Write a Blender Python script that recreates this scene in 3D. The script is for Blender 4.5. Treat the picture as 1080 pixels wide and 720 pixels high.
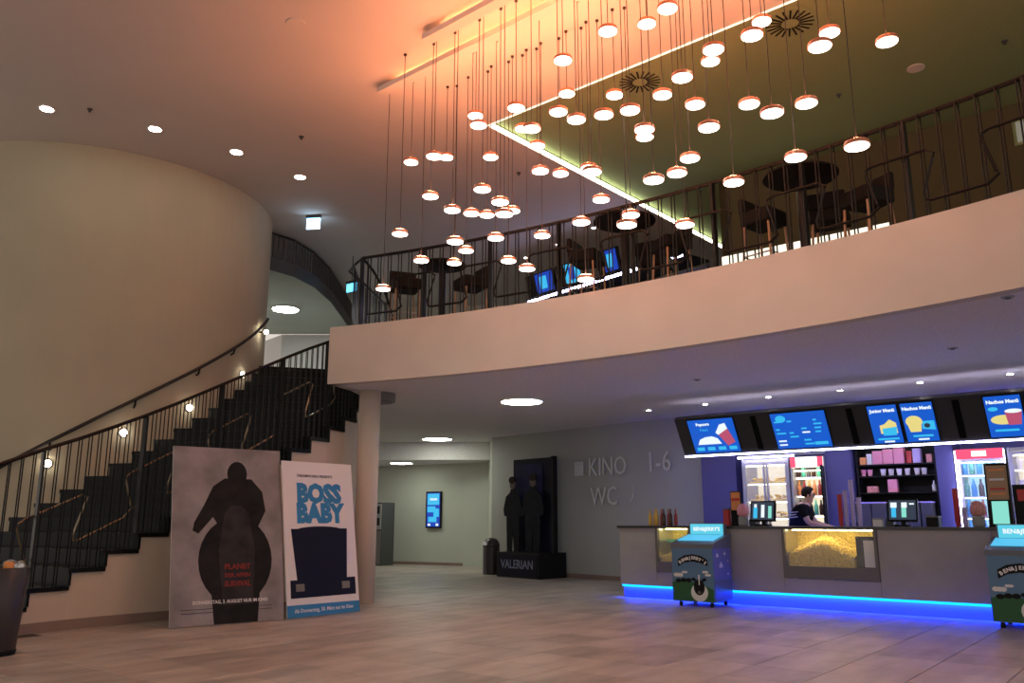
import bpy, bmesh, math, random
from mathutils import Vector, Matrix
random.seed(7)
for o in list(bpy.data.objects): bpy.data.objects.remove(o)
SC = bpy.context.scene; COL = SC.collection
R = math.radians; PI = math.pi
# ------------------------------------------------------------------ camera, world, exposure
cam = bpy.data.cameras.new('camera'); camo = bpy.data.objects.new('camera', cam); COL.objects.link(camo)
camo.location = (0, 0, 1.2); camo.rotation_euler = (R(90 + 12.14), 0, 0)
cam.sensor_width = 36; cam.lens = 29.13; cam.clip_end = 200; SC.camera = camo
w = bpy.data.worlds.new('world'); SC.world = w; w.use_nodes = True
w.node_tree.nodes['Background'].inputs[0].default_value = (1, .89, .79, 1)
w.node_tree.nodes['Background'].inputs[1].default_value = .55
SC.view_settings.view_transform = 'Standard'; SC.view_settings.look = 'None'
SC.view_settings.exposure = 0.45; SC.view_settings.gamma = 1.0
try: SC.view_settings.use_curve_mapping = False
except Exception: pass

# ------------------------------------------------------------------ materials
M = {}
def mat(name, col, rough=.6, metal=0., emit=None, es=0., nz=None, bump=None, alpha=None, coat=0.):
    m = bpy.data.materials.new(name); m.use_nodes = True; nt = m.node_tree; b = nt.nodes['Principled BSDF']
    b.inputs['Base Color'].default_value = (*col, 1); b.inputs['Roughness'].default_value = rough; b.inputs['Metallic'].default_value = metal
    if coat: b.inputs['Coat Weight'].default_value = coat
    if emit: b.inputs['Emission Color'].default_value = (*emit, 1); b.inputs['Emission Strength'].default_value = es
    geo = None
    if nz or bump: geo = nt.nodes.new('ShaderNodeNewGeometry')
    if nz:
        t = nt.nodes.new('ShaderNodeTexNoise'); t.inputs['Scale'].default_value = nz[0]; t.inputs['Detail'].default_value = 4
        nt.links.new(geo.outputs['Position'], t.inputs['Vector'])
        r = nt.nodes.new('ShaderNodeValToRGB'); a = nz[1]
        r.color_ramp.elements[0].position = .3; r.color_ramp.elements[1].position = .7
        r.color_ramp.elements[0].color = (*[c * (1 - a) for c in col], 1); r.color_ramp.elements[1].color = (*[min(1, c * (1 + a)) for c in col], 1)
        nt.links.new(t.outputs['Fac'], r.inputs[0]); nt.links.new(r.outputs[0], b.inputs['Base Color'])
    if bump:
        t = nt.nodes.new('ShaderNodeTexNoise'); t.inputs['Scale'].default_value = bump[0]
        nt.links.new(geo.outputs['Position'], t.inputs['Vector'])
        bp = nt.nodes.new('ShaderNodeBump'); bp.inputs['Strength'].default_value = bump[1]; bp.inputs['Distance'].default_value = .01
        nt.links.new(t.outputs['Fac'], bp.inputs['Height']); nt.links.new(bp.outputs[0], b.inputs['Normal'])
    if alpha is not None: b.inputs['Alpha'].default_value = alpha
    M[name] = m; return m
def lamp(name, col, s): return mat(name, (.02, .02, .02), .5, emit=col, es=s)
mat('plaster', (.60, .545, .49), .85, nz=(1.3, .05), bump=(60, .15))
mat('drum', (.49, .44, .325), .9, nz=(.8, .05), bump=(80, .12))
mat('ceil', (.64, .575, .53), .9, nz=(.7, .03))
mat('recess', (.25, .315, .16), .95, nz=(60, .10))
mat('soffit', (.72, .70, .70), .9, nz=(45, .12))
mat('hallwall', (.50, .52, .45), .85, nz=(1, .04))
mat('kinowall', (.39, .395, .37), .85, nz=(1, .04))
mat('stairwall', (.56, .46, .375), .85, nz=(1, .05))
mat('skirt', (.25, .17, .14), .6)
mat('purple', (.085, .08, .21), .7)
mat('purpledark', (.05, .05, .11), .7)
mat('joint', (.10, .08, .065), .9)
mat('black', (.012, .012, .013), .45)
mat('blackmetal', (.016, .015, .015), .38, .6)
mat('stairblack', (.005, .006, .006), .35, nz=(20, .3))
mat('bronze', (.25, .20, .14), .35, .8)
mat('copper', (.62, .27, .17), .35, .6)
mat('cord', (.03, .02, .018), .6)
mat('counter', (.36, .325, .315), .55, nz=(3, .06))
mat('countertop', (.05, .045, .045), .35)
mat('countertrim', (.15, .135, .13), .5, .2)
mat('plinth', (.12, .20, .75), .4)
mat('menupanel', (.062, .06, .062), .5)
mat('slot', (.004, .004, .004), .6)
mat('steel', (.55, .55, .56), .3, .9)
mat('white', (.75, .73, .72), .5)
mat('whitecard', (.80, .74, .74), .6)
mat('grey', (.30, .30, .30), .5)
mat('darkgrey', (.07, .07, .072), .5)
mat('bin', (.055, .045, .05), .4, .3)
mat('column', (.66, .55, .46), .8)
mat('letter', (.62, .63, .60), .6)
mat('glass', (.9, .95, .95), .05, alpha=.10)
mat('red', (.55, .04, .04), .5)
mat('pink', (.85, .32, .42), .5)
mat('orange', (.8, .3, .08), .5)
mat('candy', (.75, .28, .26), .5, nz=(60, .5))
mat('lilac', (.55, .45, .75), .5)
mat('popcorn', (.78, .56, .16), .8, nz=(40, .35))
mat('popcornpile', (.70, .48, .12), .9, nz=(30, .3))
mat('nacho', (.85, .55, .10), .7, nz=(40, .4))
mat('skin', (.62, .38, .28), .6)
mat('hair', (.02, .014, .012), .6)
mat('shirt', (.010, .010, .014), .8)
mat('jeans', (.03, .04, .07), .8)
mat('leather', (.012, .011, .011), .5)
mat('wood', (.42, .26, .15), .5)
mat('freezer', (.13, .22, .42), .4)
mat('freezerside', (.15, .17, .42), .4)
mat('freezergrass', (.015, .10, .03), .5)
mat('freezersky', (.10, .20, .34), .45)
mat('freezerrim', (.13, .14, .17), .35)
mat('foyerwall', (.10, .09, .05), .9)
mat('postergrey', (.26, .23, .24), .7, nz=(3.2, .28))
mat('posterdark', (.018, .017, .018), .7, nz=(6, .3))
mat('posterblack2', (.035, .032, .034), .7, nz=(6, .3))
mat('posterred', (.20, .015, .012), .7)
mat('posterblue', (.03, .22, .48), .6)
mat('navy', (.012, .013, .03), .5)
mat('standee', (.006, .006, .018), .5, nz=(2, .4))
mat('standeefig', (.010, .011, .016), .6, nz=(8, .4))
mat('standeeblue', (.012, .012, .06), .5, nz=(3, .4))
mat('face', (.12, .09, .08), .7)
mat('lettersilver', (.16, .18, .30), .4)
mat('beer', (.25, .09, .02), .15)
mat('amber', (.65, .38, .06), .3)
mat('bottlered', (.35, .03, .02), .3)
mat('bottleblue', (.03, .35, .75), .25)
mat('bottlegreen', (.10, .45, .30), .25)
mat('bottledark', (.05, .02, .015), .2)
lamp('pend', (1, .82, .72), 6.6)
lamp('penduplight', (1, .33, .15), 50.)
lamp('down', (1, .88, .72), 34.)
lamp('downsmall', (1, .92, .85), 14.)
lamp('bardown', (1, .95, .92), 40.)
lamp('barup', (.78, .72, 1), 5.)
lamp('disc', (.95, 1, .85), 15.)
lamp('disc2', (.90, 1, .93), 50.)
lamp('steplight', (1, .90, .72), 26.)
lamp('led', (1, .93, .68), 7.)
lamp('ledthin', (1, .87, .60), 1.4)
lamp('orangeled', (1, .32, .12), 40.)
lamp('barled', (.62, .60, 1), 15.)
lamp('bluetop', (.0, .30, 1), 2.6)
lamp('blueled', (.012, .05, 1), 70.)
lamp('fridgewhite', (1, .88, .62), .7)
lamp('fridgecool', (.45, .80, 1), .75)
lamp('fridgewhite_lamp', (1, .86, .58), 10.)
lamp('fridgecool_lamp', (.6, .9, 1), 7.)
lamp('header', (1, .93, .86), 1.4)
lamp('headerred', (.85, .05, .12), .9)
lamp('exit', (.5, .76, 1), 6.)
lamp('exitblue', (.08, .45, .75), 3.)
lamp('scrblue', (.004, .085, .50), .9)
lamp('scrdeep', (.004, .045, .42), .8)
lamp('scrcyan', (.04, .5, .85), .75)
lamp('scrwhite', (.85, .95, 1), .75)
lamp('scryellow', (.85, .72, .25), .7)
lamp('scrred', (.6, .10, .2), .6)
lamp('scrdark', (.02, .03, .05), 1)
lamp('scrgreen', (.2, .6, .5), .9)
lamp('poplight', (1, .80, .36), 13.)
lamp('lightbox', (1, .92, .72), 1.1)
lamp('freezersign', (.10, .60, .78), .75)
lamp('freezerlight', (.08, .5, .8), .75)
lamp('doorwin', (.9, .85, .65), .16)

def tilemat():
    m = bpy.data.materials.new('floortile'); m.use_nodes = True; nt = m.node_tree; N = nt.nodes; L = nt.links; b = N['Principled BSDF']
    g = N.new('ShaderNodeNewGeometry')
    mp = N.new('ShaderNodeMapping'); mp.inputs['Rotation'].default_value = (0, 0, R(38.93)); L.new(g.outputs['Position'], mp.inputs['Vector'])
    n1 = N.new('ShaderNodeTexNoise'); n1.inputs['Scale'].default_value = 1.6; n1.inputs['Detail'].default_value = 5
    mp2 = N.new('ShaderNodeMapping'); mp2.inputs['Scale'].default_value = (2.6, .8, 1); L.new(mp.outputs[0], mp2.inputs['Vector']); L.new(mp2.outputs[0], n1.inputs['Vector'])
    oi = N.new('ShaderNodeNewGeometry')
    ri = N.new('ShaderNodeMath'); ri.operation = 'MULTIPLY'; ri.inputs[1].default_value = .2
    wn = N.new('ShaderNodeTexWhiteNoise'); wn.noise_dimensions = '2D'
    sn = N.new('ShaderNodeVectorMath'); sn.operation = 'FLOOR'
    sc = N.new('ShaderNodeVectorMath'); sc.operation = 'MULTIPLY_ADD'; sc.inputs[1].default_value = (1 / .6, 1 / .6, 0)
    # tile grid origin sits at the counter's left end
    ax, ay = 1.8, 13.81; c, s = math.cos(R(38.93)), math.sin(R(38.93)); ox, oy = c * ax - s * ay, s * ax + c * ay
    sc.inputs[2].default_value = (-ox / .6, -oy / .6, 0)
    L.new(mp.outputs[0], sc.inputs[0]); L.new(sc.outputs[0], sn.inputs[0]); L.new(sn.outputs[0], wn.inputs['Vector'])
    L.new(wn.outputs['Value'], ri.inputs[0])
    ad = N.new('ShaderNodeMath'); ad.operation = 'ADD'; L.new(ri.outputs[0], ad.inputs[0])
    m2 = N.new('ShaderNodeMath'); m2.operation = 'MULTIPLY'; m2.inputs[1].default_value = .9; L.new(n1.outputs['Fac'], m2.inputs[0]); L.new(m2.outputs[0], ad.inputs[1])
    r = N.new('ShaderNodeValToRGB'); e = r.color_ramp.elements
    e[0].position = .25; e[0].color = (.24, .195, .165, 1); e[1].position = .85; e[1].color = (.60, .51, .45, 1)
    L.new(ad.outputs[0], r.inputs[0]); L.new(r.outputs[0], b.inputs['Base Color'])
    b.inputs['Roughness'].default_value = .42
    M['tile'] = m
tilemat()

for n_ in ('black', 'stairblack', 'menupanel', 'standee', 'standeefig', 'standeeblue', 'slot', 'posterdark', 'posterblack2', 'navy', 'leather', 'shirt', 'hair', 'foyerwall', 'recess'):
    M[n_].node_tree.nodes['Principled BSDF'].inputs['Specular IOR Level'].default_value = .12
# ------------------------------------------------------------------ helpers
class MB:
    def __init__(s): s.bm = bmesh.new()
    def box(s, x0, x1, y0, y1, z0, z1, mtx=None):
        vs = [s.bm.verts.new(Vector(p) if mtx is None else mtx @ Vector(p)) for p in ((x0, y0, z0), (x1, y0, z0), (x1, y1, z0), (x0, y1, z0), (x0, y0, z1), (x1, y0, z1), (x1, y1, z1), (x0, y1, z1))]
        for f in ((0, 3, 2, 1), (4, 5, 6, 7), (0, 1, 5, 4), (1, 2, 6, 5), (2, 3, 7, 6), (3, 0, 4, 7)): s.bm.faces.new([vs[i] for i in f])
        return s
    def prism(s, pts, z0, z1, mtx=None):
        T = (lambda p: p) if mtx is None else (lambda p: mtx @ p)
        a = [s.bm.verts.new(T(Vector((x, y, z0)))) for x, y in pts]; b = [s.bm.verts.new(T(Vector((x, y, z1)))) for x, y in pts]; n = len(pts)
        s.bm.faces.new(a[::-1]); s.bm.faces.new(b)
        for i in range(n): s.bm.faces.new((a[i], a[(i + 1) % n], b[(i + 1) % n], b[i]))
        return s
    def hexa(s, p):  # 4 bottom, 4 top
        vs = [s.bm.verts.new(Vector(q)) for q in p]
        for f in ((0, 3, 2, 1), (4, 5, 6, 7), (0, 1, 5, 4), (1, 2, 6, 5), (2, 3, 7, 6), (3, 0, 4, 7)): s.bm.faces.new([vs[i] for i in f])
        return s
    def lathe(s, prof, n=20, c=(0, 0), mtx=None):
        T = (lambda p: p) if mtx is None else (lambda p: mtx @ p)
        rings = []
        for r, z in prof:
            rings.append([s.bm.verts.new(T(Vector((c[0] + max(r, 1e-4) * math.cos(2 * PI * i / n), c[1] + max(r, 1e-4) * math.sin(2 * PI * i / n), z)))) for i in range(n)])
        for a, b in zip(rings, rings[1:]):
            for i in range(n): s.bm.faces.new((a[i], a[(i + 1) % n], b[(i + 1) % n], b[i]))
        s.bm.faces.new(rings[0][::-1]); s.bm.faces.new(rings[-1]); return s
    def tube(s, pts, r, n=6, closed=False):
        pts = [Vector(p) for p in pts]; rings = []; m = len(pts)
        for i, p in enumerate(pts):
            a = pts[i - 1] if (i or closed) else p; b = pts[(i + 1) % m] if (i < m - 1 or closed) else p
            d = (b - a).normalized(); up = Vector((0, 0, 1)) if abs(d.z) < .95 else Vector((1, 0, 0))
            x = d.cross(up).normalized(); y = d.cross(x).normalized()
            rr = r[i] if isinstance(r, (list, tuple)) else r
            rings.append([s.bm.verts.new(p + rr * (math.cos(2 * PI * k / n) * x + math.sin(2 * PI * k / n) * y)) for k in range(n)])
        pr = list(zip(rings, rings[1:])) + ([(rings[-1], rings[0])] if closed else [])
        for a, b in pr:
            for k in range(n): s.bm.faces.new((a[k], a[(k + 1) % n], b[(k + 1) % n], b[k]))
        if not closed: s.bm.faces.new(rings[0][::-1]); s.bm.faces.new(rings[-1])
        return s
    def ico(s, c, r, sub=1, sc=(1, 1, 1)):
        g = bmesh.ops.create_icosphere(s.bm, subdivisions=sub, radius=r)
        for v_ in g['verts']: v_.co = Vector((v_.co.x * sc[0], v_.co.y * sc[1], v_.co.z * sc[2])) + Vector(c)
        return s
    def build(s, name, m, parent=None, loc=None, smooth=False, rot=None, bevel=0):
        if bevel: bmesh.ops.bevel(s.bm, geom=s.bm.edges[:], offset=bevel, segments=2, affect='EDGES', profile=.5)
        bmesh.ops.recalc_face_normals(s.bm, faces=s.bm.faces)
        me = bpy.data.meshes.new(name); s.bm.to_mesh(me); s.bm.free()
        if smooth:
            for p in me.polygons: p.use_smooth = True
        return link(name, me, m, parent, loc, rot)
def link(name, me, m, parent=None, loc=None, rot=None):
    if m is not None and not len(me.materials): me.materials.append(M[m])
    o = bpy.data.objects.new(name, me); COL.objects.link(o)
    if parent is not None: o.parent = parent
    if loc is not None: o.location = loc
    if rot is not None: o.rotation_euler = rot
    return o
def tag(o, label, cat, group=None, kind=None):
    o['label'] = label; o['category'] = cat
    if group: o['group'] = group
    if kind: o['kind'] = kind
    return o
def thing(name, label, cat, loc=(0, 0, 0), rz=0, group=None, rx=0):
    o = bpy.data.objects.new(name, None); COL.objects.link(o); o.location = loc; o.rotation_euler = (rx, 0, rz); o.empty_display_size = .1
    return tag(o, label, cat, group)
def struct(o, label=None, cat=None):
    o['kind'] = 'structure'
    if label: o['label'] = label; o['category'] = cat
    return o
def copy_tree(o, parent=None):
    c = o.copy(); COL.objects.link(c); c.parent = parent
    for ch in list(o.children): copy_tree(ch, c)
    return c
def text(name, s, size, m, parent, loc, ext=.0015, align='CENTER', bold=0., rot=(0, 0, 0), sx=1.):
    cu = bpy.data.curves.new('t', 'FONT'); cu.body = s; cu.size = size; cu.extrude = ext; cu.offset = bold; cu.align_x = align; cu.align_y = 'CENTER'; cu.resolution_u = 2
    o = bpy.data.objects.new('t', cu); COL.objects.link(o); dg = bpy.context.evaluated_depsgraph_get()
    me = bpy.data.meshes.new_from_object(o.evaluated_get(dg)); bpy.data.objects.remove(o); bpy.data.curves.remove(cu)
    me.materials.clear(); ob = link(name, me, m, parent, loc, rot); ob.scale = (sx, 1, 1); return ob
def ordinal(n): return '%d%s' % (n, 'th' if 10 <= n % 100 <= 20 else {1: 'st', 2: 'nd', 3: 'rd'}.get(n % 10, 'th'))
# counter frame: s along the counter (to the right), v towards the back
A = Vector((1.8, 13.81, 0)); TH = math.atan2(-.63, .78); U = Vector((math.cos(TH), math.sin(TH), 0)); V = Vector((-U.y, U.x, 0))
def cw(s, v, z=0): p = A + s * U + v * V; return Vector((p.x, p.y, z))
# ceiling frame: corner of the ceiling recess
C1 = Vector((-.35, 11.13, 0)); T1 = math.atan2(-.652, .758); U1 = Vector((math.cos(T1), math.sin(T1), 0)); V1 = Vector((-U1.y, U1.x, 0))
def c1(s, t, z=0): p = C1 + s * U1 + t * V1; return Vector((p.x, p.y, z))
ZC = 6.8
# balcony arc
BC = Vector((-8.52, -3.31, 0)); BR = 16.406
def ba(deg, r=BR, z=0): return Vector((BC.x + r * math.cos(R(deg)), BC.y + r * math.sin(R(deg)), z))

# ================================================================== FLOOR
fl = struct(MB().box(-14, 14, -3, 27, -.15, -.006).build('floor', 'joint'))
tiles = []
for i in range(-40, 40):
    for j in range(-34, 30):
        c = cw((i + .5) * .6, (j + .5) * .6)
        if c.y < 6.1 or c.y > 25 or abs(c.x) > .66 * c.y + .7: continue
        if j >= 0 and i >= 0: continue
        if c.x < -5.3 and c.y > 9: continue
        tiles.append((math.hypot(c.x, c.y), i, j, c))
tiles.sort()
g = .0035; tm = MB(); tm.box(-.3 + g, .3 - g, -.3 + g, .3 - g, -.012, 0)
bmesh.ops.bevel(tm.bm, geom=[e for e in tm.bm.edges if all(v.co.z > -.001 for v in e.verts)], offset=.003, segments=1, affect='EDGES')
tme = bpy.data.meshes.new('floor_tile'); tm.bm.to_mesh(tme); tm.bm.free(); tme.materials.append(M['tile'])
for d, i, j, c in tiles[:300]:
    o = link('floor_tile', tme, None, fl, (c.x, c.y, random.uniform(-.0012, .0)), (random.uniform(-.001, .001), random.uniform(-.001, .001), TH))
fm = MB()
for d, i, j, c in tiles[300:]:
    fm.box(-.3 + g, .3 - g, -.3 + g, .3 - g, -.012, -.0005, Matrix.Translation(c) @ Matrix.Rotation(TH, 4, 'Z'))
o = fm.build('floor_tiles', 'tile', fl); o['kind'] = 'stuff'

# ================================================================== UPPER CEILING
rm = Matrix.Translation(C1) @ Matrix.Rotation(T1, 4, 'Z')
TL = 0.0   # near edge of the recess
ce = struct(MB().box(-13, 13, -14, TL, ZC, ZC + .5, rm).box(-13, 0, TL, 14, ZC, ZC + .5, rm).build('ceiling_upper', 'ceil'))
struct(MB().box(0, 13, TL, TL + .02, ZC - .012, ZC + .10, rm).build('wall_recess', 'recess'))
struct(MB().box(.002, .012, TL + .02, 14, ZC + .08, ZC + .10, rm).build('trim_3', 'recess'))
struct(MB().box(0, 13, TL + .02, 14, ZC + .10, ZC + .5, rm).build('ceiling_recess', 'recess'))
struct(MB().box(.0, .022, TL + .03, 7.3, ZC + .005, ZC + .065, rm).build('trim_1', 'led'))
struct(MB().box(.02, 8.2, TL - .022, TL - .002, ZC - .012, ZC + .006, rm).build('trim_2', 'ledthin'))
# canopy bars of the pendant cluster with hidden warm uplight
def canopy(s0, s1, t0, t1, label):
    t = thing('pendant_canopy', label, 'lamp canopy', c1(s0, t0, ZC), T1, 'pendant canopies on the upper ceiling')
    L = s1 - s0; d = t1 - t0
    MB().box(0, L, 0, d, -.13, -.06).build('canopy_bar', 'ceil', t)
    x = .9
    while x < L: MB().box(x - .008, x + .008, d * .45, d * .55, -.06, 0).build('spacer', 'ceil', t); x += 2.2
    MB().tube([(.3, d - .008, -.05), (L - .05, d - .008, -.05)], .008, 8).build('led_tube', 'orangeled', t)
canopy(1.05, 8.2, -2.30, -2.16, 'upper long canopy bar with orange glow, farther up the ceiling')
canopy(-.28, 8.2, -1.84, -1.70, 'lower long canopy bar with orange glow, starting farthest left')

# pendants: (row, s, z)
PN = [(1, .51, 4.49), (1, .99, 4.86), (1, 1.02, 5.3), (1, 1.31, 4.6), (1, 1.42, 4.19), (1, 1.7, 5.5), (1, 1.82, 4.69), (1, 2.08, 4.51), (1, 2.1, 4.33), (1, 2.23, 5.52), (1, 2.51, 5.17), (1, 2.84, 5.28), (1, 2.91, 5.79), (1, 3.03, 5.12), (1, 3.3, 4.48), (1, 3.45, 5.06), (1, 3.45, 5.89), (1, 3.57, 3.88), (1, 3.71, 4.97), (1, 3.81, 4.76), (1, 3.85, 4.21), (1, 4.11, 5.89), (1, 4.26, 5.1), (1, 4.5, 4.57), (1, 4.54, 5.25), (1, 4.91, 5.28), (1, 5.06, 4.48), (1, 5.47, 4.95), (1, 5.7, 3.99),
      (2, -.28, 4.06), (2, .11, 5.68), (2, .41, 4.29), (2, 1.19, 4.72), (2, 1.29, 5.9), (2, 1.57, 4.33), (2, 2.27, 4.92), (2, 2.76, 4.23), (2, 3.7, 6.11), (2, 3.73, 5.31), (2, 3.93, 4.42), (2, 4.09, 4.56), (2, 4.09, 5.05), (2, 4.46, 4.2), (2, 4.68, 4.87), (2, 5.04, 4.27), (2, 5.19, 4.7),
      (3, .36, 5.81), (3, .46, 4.37), (3, .73, 4.46), (3, 1.02, 4.87), (3, 1.13, 5.58), (3, 1.4, 4.21), (3, 1.52, 4.79), (3, 1.58, 5.83), (3, 1.72, 4.03), (3, 1.79, 5.54), (3, 1.89, 4.38), (3, 2.16, 5.09), (3, 2.31, 6.01), (3, 2.54, 3.77), (3, 2.56, 5.01), (3, 2.69, 4.63), (3, 2.96, 5.76), (3, 3.08, 4.36), (3, 3.32, 5.15), (3, 3.71, 4.1), (3, 4.11, 5.72), (3, 4.64, 5.97), (3, 5.29, 5.55),
      (1, 5.95, 5.6), (2, 5.6, 5.9), (3, 5.75, 5.3)]
def pm(f, smooth=False):
    m = MB(); f(m); bmesh.ops.recalc_face_normals(m.bm, faces=m.bm.faces); me = bpy.data.meshes.new('p'); m.bm.to_mesh(me); m.bm.free()
    return me
shade_me = pm(lambda m: m.lathe([(.086, -.018), (.096, -.018), (.096, .004), (.092, .016), (.02, .026), (.012, .028)], 28)); shade_me.materials.append(M['copper'])
diff_me = pm(lambda m: m.lathe([(.088, -.024), (.089, -.016)], 28)); diff_me.materials.append(M['pend'])
up_me = pm(lambda m: m.lathe([(.075, .0235), (.074, .0245), (.03, .031), (.018, .032)], 20)); up_me.materials.append(M['penduplight'])
cap_me = pm(lambda m: m.lathe([(.012, .026), (.012, .05), (.006, .075)], 10)); cap_me.materials.append(M['cord'])
rose_me = pm(lambda m: m.lathe([(.018, -.02), (.02, 0)], 10)); rose_me.materials.append(M['cord'])
cord_me = pm(lambda m: m.lathe([(.0042, 0), (.0042, 1)], 6)); cord_me.materials.append(M['cord'])
TR = {1: -2.04, 2: -1.6, 3: -1.15}
PS = []
for r_ in (1, 2, 3):
    row = sorted([[s_, z_] for q_, s_, z_ in PN if q_ == r_])
    for _ in range(200):
        for i in range(len(row) - 1):
            g_ = .112 - (row[i + 1][0] - row[i][0])
            if g_ > 0: row[i][0] -= g_ / 2; row[i + 1][0] += g_ / 2
    PS += [(r_, s_, z_) for s_, z_ in row]
pos = [(c1(s, TR[r] + (.03 if i % 2 else -.03), z), r, s, z) for i, (r, s, z) in enumerate(PS)]
def ximg(p): return p.x / (p.y * .9776 + (p.z - 1.2) * .2103)
pos.sort(key=lambda q: ximg(q[0]))
byrow = {1: 0, 2: 0, 3: 0}
RN = {1: 'front', 2: 'middle', 3: 'rear'}
for n, (p, r, s, z) in enumerate(pos):
    byrow[r] += 1
    hh = 'hung high' if z > 5.5 else 'hung low' if z < 4.4 else 'hung mid-height'
    t = thing('pendant_lamp', 'glowing copper-rimmed disc pendant %s, %s from the left in the %s row' % (hh, ordinal(byrow[r]), RN[r]), 'pendant lamp', p, 0, 'disc pendant lamps of the hanging cluster')
    link('shade', shade_me, None, t); link('diffuser', diff_me, None, t); link('uplight_ring', up_me, None, t); link('cap', cap_me, None, t)
    c = link('cord', cord_me, None, t, (0, 0, .07)); c.scale = (1, 1, ZC - z - .07); link('ceiling_rose', rose_me, None, t, (0, 0, ZC - z))

# ceiling fixtures
def downlight(name, p, r, m, label, group=None, ring='white', depth=.03):
    t = thing(name, label, 'ceiling lamp', p, 0, group)
    MB().lathe([(r * .80, -.012), (r, -.012), (r, 0)], 24).build('rim', ring, t)
    MB().lathe([(r * .80, -.016), (r * .82, -.010)], 24).build('diffuser', m, t)
    return t
for (x, y), nm in zip([(-6.48, 10.6), (-5.23, 11.21), (-4.29, 11.99), (-3.54, 12.95)], ('leftmost', 'second from left', 'third from left', 'rightmost')):
    downlight('downlight', (x, y, ZC), .105, 'down', 'small bright ceiling downlight beside the curved wall, %s of four' % nm, 'downlights along the curved wall')
def grille(p, r, label, cat='ceiling vent'):
    t = thing('ceiling_speaker', label, cat, p)
    MB().lathe([(r, -.012), (r, 0)], 24).build('grille', 'darkgrey', t); MB().lathe([(r, -.014), (r * 1.06, -.014), (r * 1.06, 0)], 24).build('rim', 'ceil', t)
grille((-2.49, 8.57, ZC), .1, 'flat round speaker grille in the orange-lit ceiling', 'speaker')
grille((5.21, 9.71, ZC + .10), .1, 'flat round speaker grille in the olive ceiling', 'speaker')
for (x, y, z), lb in zip([(-5.89, 10.62, ZC), (-3.15, 11.47, ZC), (.11, 12.79, ZC), (6.0, 9.1, ZC + .10), (4.48, 10.4, ZC + .10)], ('above the curved wall, between the two leftmost downlights', 'above the curved wall beside the rightmost downlight', 'behind the pendant cluster', 'at the far right of the olive ceiling', 'in the middle of the olive ceiling')):
    t = thing('sprinkler', 'tiny dark sprinkler head ' + lb, 'sprinkler', (x, y, z)); MB().lathe([(.035, -.01), (.04, 0)], 12).build('plate', 'darkgrey', t); MB().lathe([(.004, -.05), (.018, -.045), (.012, -.01)], 10).build('nozzle', 'darkgrey', t)
def swirl(p, label):
    t = thing('swirl_diffuser', label, 'air diffuser', p); MB().lathe([(.30, -.012), (.31, 0)], 32).build('plate', 'recess', t)
    sl = MB().box(.10, .27, -.011, .011, -.018, -.010); me = bpy.data.meshes.new('slot'); bmesh.ops.recalc_face_normals(sl.bm, faces=sl.bm.faces); sl.bm.to_mesh(me); sl.bm.free(); me.materials.append(M['slot'])
    for k in range(20): link('slot', me, None, t, None, (0, 0, k * 2 * PI / 20 + .02))
swirl((3.26, 8.72, ZC + .10), 'round swirl air diffuser with dark slots, nearer the top edge'); swirl((1.70, 10.05, ZC + .10), 'round swirl air diffuser with dark slots, behind the pendants')
for (x, y), nm in zip([(1.6, 15.4), (.95, 16.4), (.3, 17.3), (-.5, 18.2)], ('nearest', 'second', 'third', 'farthest')):
    downlight('spot_lamp', (x, y, ZC), .05, 'downsmall', 'pinpoint ceiling spot behind the balcony rail, %s in its line' % nm, 'ceiling spots over the upper foyer')
# exit signs
t = thing('exit_sign', 'glowing white emergency exit sign hanging under the dark ceiling', 'exit sign', (-3.73, 14.75, ZC), R(-8))
MB().box(-.14, .14, -.035, .035, -.06, 0).build('housing', 'darkgrey', t); MB().box(-.13, .13, -.008, .008, -.27, -.06).build('panel', 'exit', t)
MB().box(-.13, .13, -.03, .03, -.064, -.060).build('lamp_strip', 'exitblue', t)
t = thing('exit_sign', 'turquoise lit sign half hidden behind the railing corner', 'exit sign', (-3.45, 17.2, ZC), R(-35))
MB().box(-.16, .16, -.03, .03, -.62, -.56).build('housing', 'darkgrey', t); MB().tube([(0, 0, -.56), (0, 0, 0)], .012).build('rod', 'darkgrey', t)
MB().box(-.15, .15, -.008, .008, -.80, -.62).build('panel', 'exitblue', t)

# ================================================================== BALCONY SLAB, LOWER CEILING
NC = {-2: (-5.62, 8.45), -1: (-5.43, 8.87), 0: (-5.22, 9.3), 1: (-5.0, 9.7), 2: (-4.77, 10.03), 3: (-4.53, 10.32), 4: (-4.29, 10.58), 5: (-4.05, 10.8), 6: (-3.81, 11.01), 7: (-3.57, 11.22), 8: (-3.34, 11.44), 9: (-3.12, 11.68), 10: (-2.92, 11.98), 11: (-2.74, 12.35), 12: (-2.6, 12.75), 13: (-2.5, 13.15), 14: (-2.46, 13.55), 15: (-2.49, 13.95), 16: (-2.56, 14.35), 17: (-2.66, 14.75), 18: (-2.78, 15.15), 19: (-2.9, 15.5)}
DC = Vector((-7.45, 14.5, 0)); DR = 2.9
def inner(k, r=DR): a = R(-102 + 5.8 * k); return (DC.x + r * math.cos(a), DC.y + r * math.sin(a))
def zt(k): return .475 + .19 * k
arc = [ba(d) for d in [69.25 - i * .8 for i in range(54)]]
poly = [(p.x, p.y) for p in arc] + [(11, 3), (14, 3), (14, 26), (-9, 26), (-9, 16.6), (-4.4, 15.6)] + [(NC[k][0] + .06, NC[k][1] + .02) for k in range(19, 12, -1)] + [(-2.50, 12.6)]
struct(MB().prism(poly, 3.15, 3.25).build('ceiling_lower', 'soffit'))
struct(MB().prism(poly, 3.252, 3.95).build('floor_upper', 'grey'))
fa = MB(); n = 54
inn = [ba(d, BR + .14) for d in [69.25 - i * .8 for i in range(n)]]
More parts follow.
